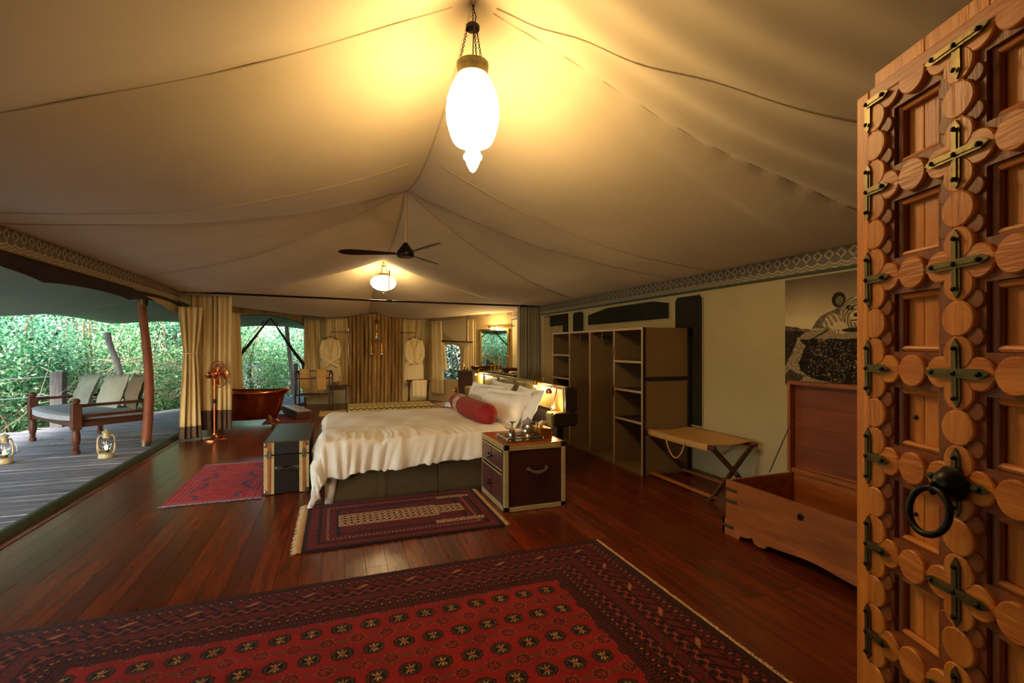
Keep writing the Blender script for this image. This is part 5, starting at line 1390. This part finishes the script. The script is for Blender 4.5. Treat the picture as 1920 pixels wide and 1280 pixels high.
# upholstered bench
t = thing('bench', 'long bench with zigzag upholstered top in front of the log screen', 'bench', (.9, 8.75, 0))
gx0, gx1, gy0, gy1 = .19, 1.62, 8.40, 8.98
MB().box(gx0+.02, gx1-.02, gy0+.02, gy1-.02, .10, .36).build('body', M['dwoodx'], t, bevel=.005)
def benchcol(X, Y):
    z = np.abs(((X/.095) % 1)*2-1)*.5
    v = (Y/.07-z*.8) % 1
    v2 = (X/.095) % 1
    return pick((178, 156, 92), ((v < .26), (36, 22, 16)), ((v > .5) & (v < .62), (200, 180, 120)), ((v2 < .12) & (Y > .10), (120, 96, 56)))
def bpos(X, Y):
    y = np.where(Y < .12, gy0-.004, gy0+(Y-.12)); z = np.where(Y < .12, .37+Y, .49+0*Y); 
    rr_ = .03; k = np.clip((Y-(.12-rr_))/(2*rr_), 0, 1)
    m_ = (Y > .12-rr_) & (Y < .12+rr_)
    y = np.where(m_, gy0-.004+rr_*(1-np.cos(k*PI/2)), y); z = np.where(m_, .49-rr_+rr_*np.sin(k*PI/2), z)
    return gx0+X, y, z
patch('cushion_cover', np.linspace(0, gx1-gx0, 220), np.linspace(0, .12+gy1-gy0, 110), bpos, benchcol, M['fabric'], t)
MB().box(gx0+.002, gx1-.002, gy0+.004, gy1, .37, .482).build('cushion', M['edge'], t, bevel=.01)
for x in (gx0+.05, gx1-.11):
    for y in (gy0+.04, gy1-.1): MB().box(x, x+.06, y, y+.06, 0, .12).build('leg', M['dwood'], t, bevel=.006)

# ================================================================ VANITY on the diagonal rear wall
dv = Vector((P6[0]-P5[0], P6[1]-P5[1])).normalized(); nv = Vector((-.855, -.52)).normalized(); W0 = Vector((3.50, 11.87))
def V2(s, n): p = W0+dv*s+nv*n; return (p.x, p.y)
t = thing('vanity', 'dark stone vanity counter in the rear corner under the mirror', 'vanity', (3.6, 11.0, 0))
cp = [V2(-.42, .0), (3.98, 10.98), (4.0, 9.45), (3.5, 9.45), (3.5, 10.7), V2(-.42, .55)]
MB().prism(cp, .86, .91).build('counter', M['stone'], t, bevel=.006, smooth=False)
MB().prism([V2(-.36, .02), (3.95, 10.95), (3.95, 9.52), (3.57, 9.52), (3.57, 10.74), V2(-.36, .48)], 0, .86).build('cabinet', M['dwoodx'], t, smooth=False)
for k, (x, y) in enumerate((V2(.20, .30), (3.74, 10.30))):
    b = thing('wash_basin', ('dark round basin at the far end of the vanity' if k == 0 else 'dark round basin at the near end of the vanity'), 'basin', (x, y, .91))
    MB().lathe([(.10,.912),(.16,.93),(.205,.985),(.215,1.02),(.205,1.02),(.15,.95),(.02,.93)], 28, (x, y, 0)).build('bowl', M['basin'], b)
for k, (x, y) in enumerate((V2(.55, .10), (3.88, 10.80))):
    f_ = thing('faucet', ('gold arched faucet over the far basin' if k == 0 else 'gold arched faucet over the near basin'), 'faucet', (x, y, .91))
    e = (-dv*.8+nv*.6).normalized() if k == 0 else Vector((-.5, -.85)).normalized()
    MB().tube([(x, y, .91), (x, y, 1.24)], .015, 8).build('column', M['brass'], f_)
    MB().tube([(x, y, 1.22), (x+e.x*.10, y+e.y*.10, 1.23), (x+e.x*.24, y+e.y*.24, 1.29), (x+e.x*.30, y+e.y*.30, 1.27), (x+e.x*.32, y+e.y*.32, 1.20)], .013, 8).build('spout', M['brass'], f_)
    for s_ in (-1, 1):
        hx, hy = x+dv.x*s_*.12, y+dv.y*s_*.12
        q = MB(); q.tube([(hx, hy, .91), (hx, hy, 1.0)], .012, 8); q.tube([(hx-.04*dv.x, hy-.04*dv.y, 1.0), (hx+.04*dv.x, hy+.04*dv.y, 1.0)], .009, 8); q.build('tap', M['brass'], f_)
items = [('soap_dish', 'gold soap dish between the two basins', (3.60, 10.62), .04), ('soap_bottle', 'gold pump bottle at the far end of the vanity', V2(-.28, .35), .13), ('soap_bottle', 'short gold pump jar beside the far basin', V2(-.10, .45), .08), ('flower_vase', 'small gold vase with white flowers near the grey curtain', (3.86, 9.98), .12)]
for nm, lb, (x, y), h_ in items:
    b = thing(nm, lb, nm.split('_')[1], (x, y, .91))
    MB().lathe([(.035,.912),(.04,.93),(.036,.91+h_*.8),(.015,.91+h_),(.012,.915+h_)], 14, (x, y, 0)).build('body', M['brass'], b)
    if nm == 'soap_bottle': MB().tube([(x, y, .91+h_), (x, y, .95+h_), (x-.03, y, .95+h_)], .006, 6).build('pump', M['silver'], b)
    if nm == 'flower_vase':
        for k in range(5): MB().ball((x+.03*math.cos(k*1.3), y+.03*math.sin(k*1.3), 1.06+.012*(k % 3)), .022, 8, 5).build('blossom', M['white'], b)
t = thing('tray', 'small brass tray of folded cloths on near end of the vanity', 'tray', (3.65, 9.9, .91))
MB().box(3.55, 3.74, 9.75, 10.02, .912, .93).build('base', M['brass'], t, bevel=.004)
MB().box(3.58, 3.71, 9.78, 9.99, .93, .965).build('cloth', M['robe'], t, bevel=.008)
mo = V2(0, 0)
t = thing('vanity_mirror', 'large gold-framed mirror above the vanity reflecting the garden', 'mirror', (mo[0], mo[1], 1.0), math.atan2(dv.y, dv.x))
for nm, m_, bb in (('glass', 'mirror', (.02, .90, -.03, -.018, 1.0, 1.90)), ('frame', 'brass', (-.03, .02, -.05, -.01, .95, 1.95)), ('frame', 'brass', (.90, .95, -.05, -.01, .95, 1.95)), ('frame', 'brassd', (.02, .90, -.05, -.01, .95, 1.0)), ('frame', 'brassd', (.02, .90, -.05, -.01, 1.90, 1.95))):
    q = MB().box(*bb, TR(mo[0], mo[1], 0) @ Rz(math.atan2(dv.y, dv.x))); q.build(nm, M[m_], t, smooth=False, bevel=0 if nm == 'glass' else .004)
lx, ly = V2(.62, .12)
t = thing('mirror_light', 'lit brass bar light above the vanity mirror', 'lamp', (lx, ly, 1.98))
a_, b_ = V2(.35, .10), V2(1.0, .10)
MB().tube([(*a_, 1.99), (*b_, 1.99)], .02, 10).build('bar', M['brass'], t)
MB().bar((*V2(.6, 0), 1.99), (*V2(.6, .1), 1.99), .05, .05).build('bracket', M['brass'], t, smooth=False)
for s_ in (.50, .66):
    x, y = V2(s_, .15)
    MB().ball((x, y, 1.96), .035, 12, 8).build('bulb', M['bulb'], t)
    l = bpy.data.lights.new('mirror_bulb', 'POINT'); l.energy = 9; l.color = (1, .72, .36); l.shadow_soft_size = .03
    x2, y2 = V2(s_, .22)
    lo = bpy.data.objects.new('mirror_bulb', l); COL.objects.link(lo); lo.parent = t; lo.location = (x2-lx, y2-ly, -.03)
# ================================================================ DECK
t = thing('veranda_post', 'crooked red-brown wooden pole at the deck edge beside the daybed', 'post', (-2.72, 8.75, 0))
MB().tube([(-2.72+.05*math.sin(z*1.6)-.03*z*.4, 8.75+.03*math.sin(z*2.2), z) for z in np.linspace(.06, 2.17, 14)], [.066-.006*z for z in np.linspace(0, 2.1, 14)], 14).build('pole', M['post'], t)
MB().tube([(-2.72, 8.75, 0), (-2.72, 8.75, .10)], .060, 16).build('foot_sleeve', M['steel'], t)
MB().tube([(-2.745, 8.73, 2.12), (-2.745, 8.73, 2.24)], .062, 16).build('head_sleeve', M['brassd'], t)

# daybed
A2 = Vector((-3.39, 8.36)); B2 = Vector((-4.54, 9.80)); ux = (A2-B2).normalized(); uy = Vector((-ux.y, ux.x))
if uy.x < 0: uy = -uy
W_ = 1.80; Dp = .86
t = thing('daybed', 'dark turned-leg wooden daybed with grey cushions on the deck', 'daybed', (B2.x, B2.y, 0), math.atan2(ux.y, ux.x))
sg_ = 1 if (WM[t.name].to_3x3() @ Vector((0,1,0))).dot(Vector((uy.x, uy.y, 0))) > 0 else -1
def Q(q, s=1): q.v = [tuple(WM[t.name] @ Vector((p[0], p[1]*sg_, p[2]))) for p in q.v]; return q
leg = [(.045,0),(.052,.02),(.052,.05),(.030,.065),(.050,.085),(.030,.105),(.042,.12),(.056,.20),(.055,.27),(.040,.32),(.056,.335),(.056,.345)]
for x in (0, W_):
    for y in (0, Dp):
        l_ = Q(MB().lathe([(r*.9, z) for r, z in leg], 14, (x, y, 0))).build('leg', M['dwood'], t)
        Q(MB().box(x-.055, x+.055, y-.055, y+.055, .345, .70)).build('post', M['dwood'], t, bevel=.008)
        Q(MB().lathe([(.03,.70),(.045,.72),(.048,.75),(.03,.775),(.004,.78)], 12, (x, y, 0))).build('finial', M['dwood'], t)
for y in (0, Dp):
    Q(MB().box(.05, W_-.05, y-.025, y+.025, .37, .44)).build('seat_rail', M['dwoodx'], t, bevel=.004)
Q(MB().box(.05, W_-.05, Dp-.02, Dp+.02, .65, .69)).build('back_rail', M['dwoodx'], t, bevel=.004)
for x in (0, W_):
    for z in (.37, .50, .65): Q(MB().box(x-.02, x+.02, .05, Dp-.05, z, z+(.07 if z < .4 else .04))).build('arm_rail', M['dwoodx'], t, bevel=.004)
Q(MB().box(.04, W_-.04, .02, Dp-.02, .43, .455)).build('seat_board', M['dwoodx'], t, smooth=False)
c_ = thing('seat_cushion', 'long grey piped seat pad on the daybed', 'cushion', (B2.x, B2.y, .46), math.atan2(ux.y, ux.x))
q = MB()
def pad(a, b, top):
    x = .07+(W_-.14)*a; y0_ = .0-.13*math.sin(PI*a)**.6; y = y0_+(Dp-.06-y0_)*b
    e = min(a, 1-a, b, 1-b); return (x, y, (.56+.008*math.sin(a*5)) - (.02*math.exp(-e*60)) if top else .46)
q.grid(lambda a, b: pad(a, b, True), 50, 20); q.grid(lambda a, b: pad(1-a, b, False), 50, 20)
edge = [(i/50, 0) for i in range(51)]+[(1, j/20) for j in range(1, 21)]+[(1-i/50, 1) for i in range(1, 51)]+[(0, 1-j/20) for j in range(1, 20)]
vs = [pad(a, b, True) for a, b in edge]+[pad(a, b, False) for a, b in edge]; n = len(edge)
q.add(vs, [(i, i+n, (i+1) % n+n, (i+1) % n) for i in range(n)])
q.v = [tuple(WM[t.name] @ Vector((p[0], p[1]*sg_, p[2]))) for p in q.v]; q.build('pad', M['seatpad'], c_)
q = MB(); q.tube([(lambda p: (p[0], p[1]-.004, p[2]-.004))(pad(i/40, 0, True)) for i in range(41)], .005, 6)
q.v = [tuple(WM[t.name] @ Vector((p[0], p[1]*sg_, p[2]))) for p in q.v]; q.build('piping', M['cushion'], c_)
# back cushions
def dc(label, x, y, m, w__=.62, h__=.56, tilt=.35, yaw=0, seed=0, th_=.17, z=.80):
    p = WM[t.name] @ Vector((x, y*sg_, z))
    ang_ = math.atan2(ux.y, ux.x)+yaw
    return pillow('back_cushion', label, (p.x, p.y, p.z), w__, h__, th_, PI/2-tilt, 0, ang_, m, 'cushion', None, flange=.015, seed=seed, wr=.008)
dc('large grey-green cushion at the left of the daybed back', .46, .52, M['cushion'], w__=.60, yaw=.0, seed=1.2)
dc('grey-green cushion in front at the middle of the daybed back', 1.14, .64, M['cushionl'], w__=.54, yaw=.22, seed=2.2)
dc('brownish cushion at the right end of the daybed back', 1.50, .80, M['cushion2'], w__=.50, yaw=-.1, seed=3.3, tilt=.25)

# lanterns
def lantern():
    t = thing('hurricane_lantern', 'lit cream hurricane lantern standing before the daybed', 'lantern', (0,0,0))
    MB().lathe([(.085,0),(.090,.015),(.082,.03),(.080,.055),(.05,.065),(.028,.07)], 24).build('tank', M['lantern'], t)
    MB().lathe([(.028,.07),(.034,.08),(.034,.10),(.045,.105),(.045,.112)], 16).build('burner', M['brassd'], t)
    MB().lathe([(.040,.112),(.058,.15),(.062,.18),(.054,.23),(.038,.27)], 24).build('globe', M['glass'], t)
    MB().lathe([(.036,.27),(.042,.275),(.042,.30),(.034,.32),(.034,.335),(.046,.34),(.05,.352),(.03,.365),(.012,.37),(.008,.385)], 20).build('chimney_cap', M['lantern'], t)
    for s in (-1, 1): MB().tube([(s*.06,0,.05),(s*.085,0,.08),(s*.092,0,.14),(s*.088,0,.26),(s*.070,0,.30),(s*.040,0,.305)], .009, 8).build('side_tube', M['lantern'], t)
    MB().tube([(-.06,-.01,.30),(-.085,-.07,.22),(-.07,-.11,.13),(0,-.125,.10),(.07,-.11,.13),(.085,-.07,.22),(.06,-.01,.30)], .0025, 6).build('bail', M['steel'], t)
    MB().lathe([(.004,.115),(.013,.13),(.012,.145),(.003,.175)], 10).build('flame', M['flame'], t)
    return t
lt = lantern(); lt.location = (-2.93, 8.0, 0); lt.rotation_euler = (0,0,.35)
l2 = dup(lt, (-4.02, 8.06, 0), 1.0, 'lit cream hurricane lantern at the far left of the deck')
for a in (lt, l2):
    l = bpy.data.lights.new('lantern_light', 'POINT'); l.energy = 2; l.color = (1, .55, .22); l.shadow_soft_size = .01
    lo = bpy.data.objects.new('lantern_light', l); COL.objects.link(lo); lo.parent = a; lo.location = (0, 0, .16)

# railing
def gpost(label, x, y, zt, w_=.19):
    p = thing('railing_post', label, 'post', (x, y, -.1)); MB().box(x-w_/2, x+w_/2, y-w_/2, y+w_/2, -.3, zt).build('timber', M['greypost'], p, bevel=.012); return p
gpost('squared grey timber railing post behind the daybed', -4.91, 11.42, 1.03)
gpost('grey railing post farther along behind the deck corner', -3.2, 12.85, 1.0, .14)
gpost('grey railing post beyond the arched bath window', -1.15, 15.9, 1.0, .12)
for lab, z in (('upper galvanised railing wire behind the daybed', .95), ('lower galvanised railing wire behind the daybed', .60)):
    t = thing('railing_wire', lab, 'wire', (-4.9, 11.4, z))
    for a, b in (((-7.2, 10.05), (-4.91, 11.42)), ((-4.91, 11.42), (-3.2, 12.85)), ((-3.2, 12.85), (-2.1, 15.9)), ((-2.1, 15.9), (2.4, 16.1))):
        MB().tube([(a[0]+(b[0]-a[0])*u, a[1]+(b[1]-a[1])*u, z-.04*math.sin(PI*u)) for u in np.linspace(0, 1, 8)], .008, 6).build('strand', M['wire'], t)
t = thing('leaning_pole', 'leaning grey pole behind the daybed cushions', 'pole', (-4.0, 12.4, 0))
MB().tube([(-4.42+.36*(1-z/1.8)+.02*math.sin(z*7), 12.3-.1*z, z) for z in np.linspace(-.3, 1.80, 12)], [.055]*12, 10).build('pole', M['palepost'], t)
t = thing('leaning_pole', 'pale pole standing beyond the arched bath window', 'pole', (-1.6, 14.7, 0))
MB().tube([(-1.34+.22*(1-z/2.3), 14.9, z) for z in np.linspace(-.3, 2.1, 10)], [.055]*10, 10).build('pole', M['palepost'], t)

# ================================================================ PLANTS
def leafcloud(n, rx, ry, rz, size, seed):
    r = np.random.RandomState(seed)
    # clumpy shell of leaves
    nc = 60; d = r.normal(size=(nc, 3)); d /= np.linalg.norm(d, axis=1)[:, None]
    cc = d*(r.uniform(.45, 1.0, nc)**.6)[:, None]
    k = r.randint(0, nc, n); c = cc[k]+r.normal(size=(n, 3))*.17
    c *= np.array((rx, ry, rz))
    c[:, 2] += rz*.85
    ax = r.normal(size=(n, 3)); ax /= np.linalg.norm(ax, axis=1)[:, None]
    b = r.normal(size=(n, 3)); b[:, 2] *= .5; b -= ax*(b*ax).sum(1)[:, None]; b /= np.linalg.norm(b, axis=1)[:, None]
    nrm = np.cross(ax, b)
    L = (size*r.uniform(.6, 1.4, n))[:, None]; W = L*.42
    P = np.stack([c-ax*L*.5, c+b*W*.5+nrm*L*.05, c+ax*L*.5, c-b*W*.5+nrm*L*.05], 1).reshape(-1, 3)
    F = np.arange(4*n).reshape(n, 4)
    me = bpy.data.meshes.new('foliage')
    me.vertices.add(len(P)); me.vertices.foreach_set('co', P.ravel())
    me.loops.add(F.size); me.loops.foreach_set('vertex_index', F.ravel().astype(np.int32))
    me.polygons.add(n); me.polygons.foreach_set('loop_start', (np.arange(n)*4).astype(np.int32)); me.update(calc_edges=True)
    return me
fol = [leafcloud(26000, 1.7, 1.5, 1.9, .085, 11), leafcloud(26000, 1.9, 1.4, 1.7, .075, 12), leafcloud(24000, 1.6, 1.6, 2.2, .095, 13)]
for i_, me in enumerate(fol): me.materials.append(M['leaf'] if i_ != 1 else M['leaf2'])
def twigs(n, R, zr_, seed, r0=.012):
    q = MB(); r = random.Random(seed)
    for k in range(n):
        a = r.uniform(0, 2*PI); p = Vector((R*.7*math.cos(a)*r.random(), R*.7*math.sin(a)*r.random(), r.uniform(0, .4)*zr_))
        d = Vector((r.uniform(-1, 1), r.uniform(-1, 1), r.uniform(.1, 1.1))).normalized(); pts = [tuple(p)]
        for s in range(7):
            d = (d+Vector((r.uniform(-.4,.4), r.uniform(-.4,.4), r.uniform(-.28,.22)))).normalized(); p = p+d*R*.26; pts.append(tuple(p))
        q.tube(pts, [r0*(1-.1*s) for s in range(8)], 4)
    return q
tw = []
for s in (1, 2):
    q = twigs(46, 1.9, 2.2, s); me = bpy.data.meshes.new('twigs'); me.from_pydata(q.v, [], q.f); me.materials.append(M['bark']); tw.append(me)
bushes = [(-8.6, 8.6, 0, 1.0, 'leafy green shrub at the far left beyond the deck'),
 (-8.3, 11.2, 1, 1.0, 'dense shrub with pale twigs behind the left end of the daybed'),
 (-6.6, 12.9, 0, .95, 'bright shrub tangle behind the squared railing post'),
 (-5.3, 14.3, 1, .95, 'yellow-green shrub behind the leaning grey pole'),
 (-4.3, 16.2, 2, 1.0, 'tall green shrub behind the red-brown veranda pole'),
 (-2.9, 17.8, 1, 1.0, 'sunlit shrub in the left of the arched bath window'),
 (-.9, 18.6, 0, .95, 'sunlit shrub in the right of the arched bath window'),
 (-10.6, 14.2, 2, 1.6, 'tall tree-like thicket rising behind the left shrubs'),
 (-7.6, 17.2, 2, 1.6, 'tall thicket rising behind the middle shrubs'),
 (-5.6, 20.6, 0, 1.6, 'tall thicket in the distance behind the veranda pole'),
 (-10.5, 9.4, 1, 1.5, 'broad thicket at the left edge of the garden'),
 (4.6, 18.2, 2, 1.2, 'shade-darkened shrub seen through the small side window'),
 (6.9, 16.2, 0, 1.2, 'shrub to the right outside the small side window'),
 (-8.6, 5.6, 2, 1.0, 'shrub at the near left side of the deck')]
for i_, (x, y, k, s, lab) in enumerate(bushes):
    t = thing('shrub', lab, 'shrub', (x, y, -.75), i_*1.1, 'shrubs round the deck'); t.scale = (s, s, s)
    if i_ == 11: fol.append(fol[2].copy()); fol[3].materials[0] = M['leaf_shade']  # side-window shrubs take the leaves coloured darker for shade
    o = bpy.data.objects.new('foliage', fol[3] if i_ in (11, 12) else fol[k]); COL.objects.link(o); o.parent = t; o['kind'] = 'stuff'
    o = bpy.data.objects.new('twigs', tw[i_ % 2]); COL.objects.link(o); o.parent = t; o['kind'] = 'stuff'
    for j in range(3):
        f = random.uniform(0, 6); rr_ = random.uniform(.2, .8)
        q = MB(); q.tube([(rr_*math.cos(f)*(1+.3*z), rr_*math.sin(f)*(1+.25*z)+.1*math.sin(z*3), z) for z in np.linspace(0, 3.0, 10)], [.05-.011*z for z in np.linspace(0, 3, 10)], 7)
        q.build('stem', M['barkd'], t, world=False)
# tangled dead branches in front of the shrubs
q = MB(); r = random.Random(21)
t = thing('dead_brush', 'tangle of bare pale branches between railing and shrubs', 'branches', (-5.8, 11.9, -.6))
for k in range(230):
    u = r.random(); p = Vector((-8.2+4.9*u, 10.6+3.6*u+r.uniform(-.2, .7), r.uniform(-.5, 1.2))); d = Vector((r.uniform(-1,1), r.uniform(-1,1), r.uniform(-.3,.8))).normalized(); pts = [tuple(p)]
    for s in range(8):
        d = (d+Vector((r.uniform(-.35,.35), r.uniform(-.35,.35), r.uniform(-.3,.2)))).normalized(); p = p+d*.22; pts.append(tuple(p))
    rr_ = r.uniform(.005, .017); q.tube(pts, [rr_*(1-.08*s) for s in range(9)], 5)
q.build('branches', M['bark'], t, kind='stuff')
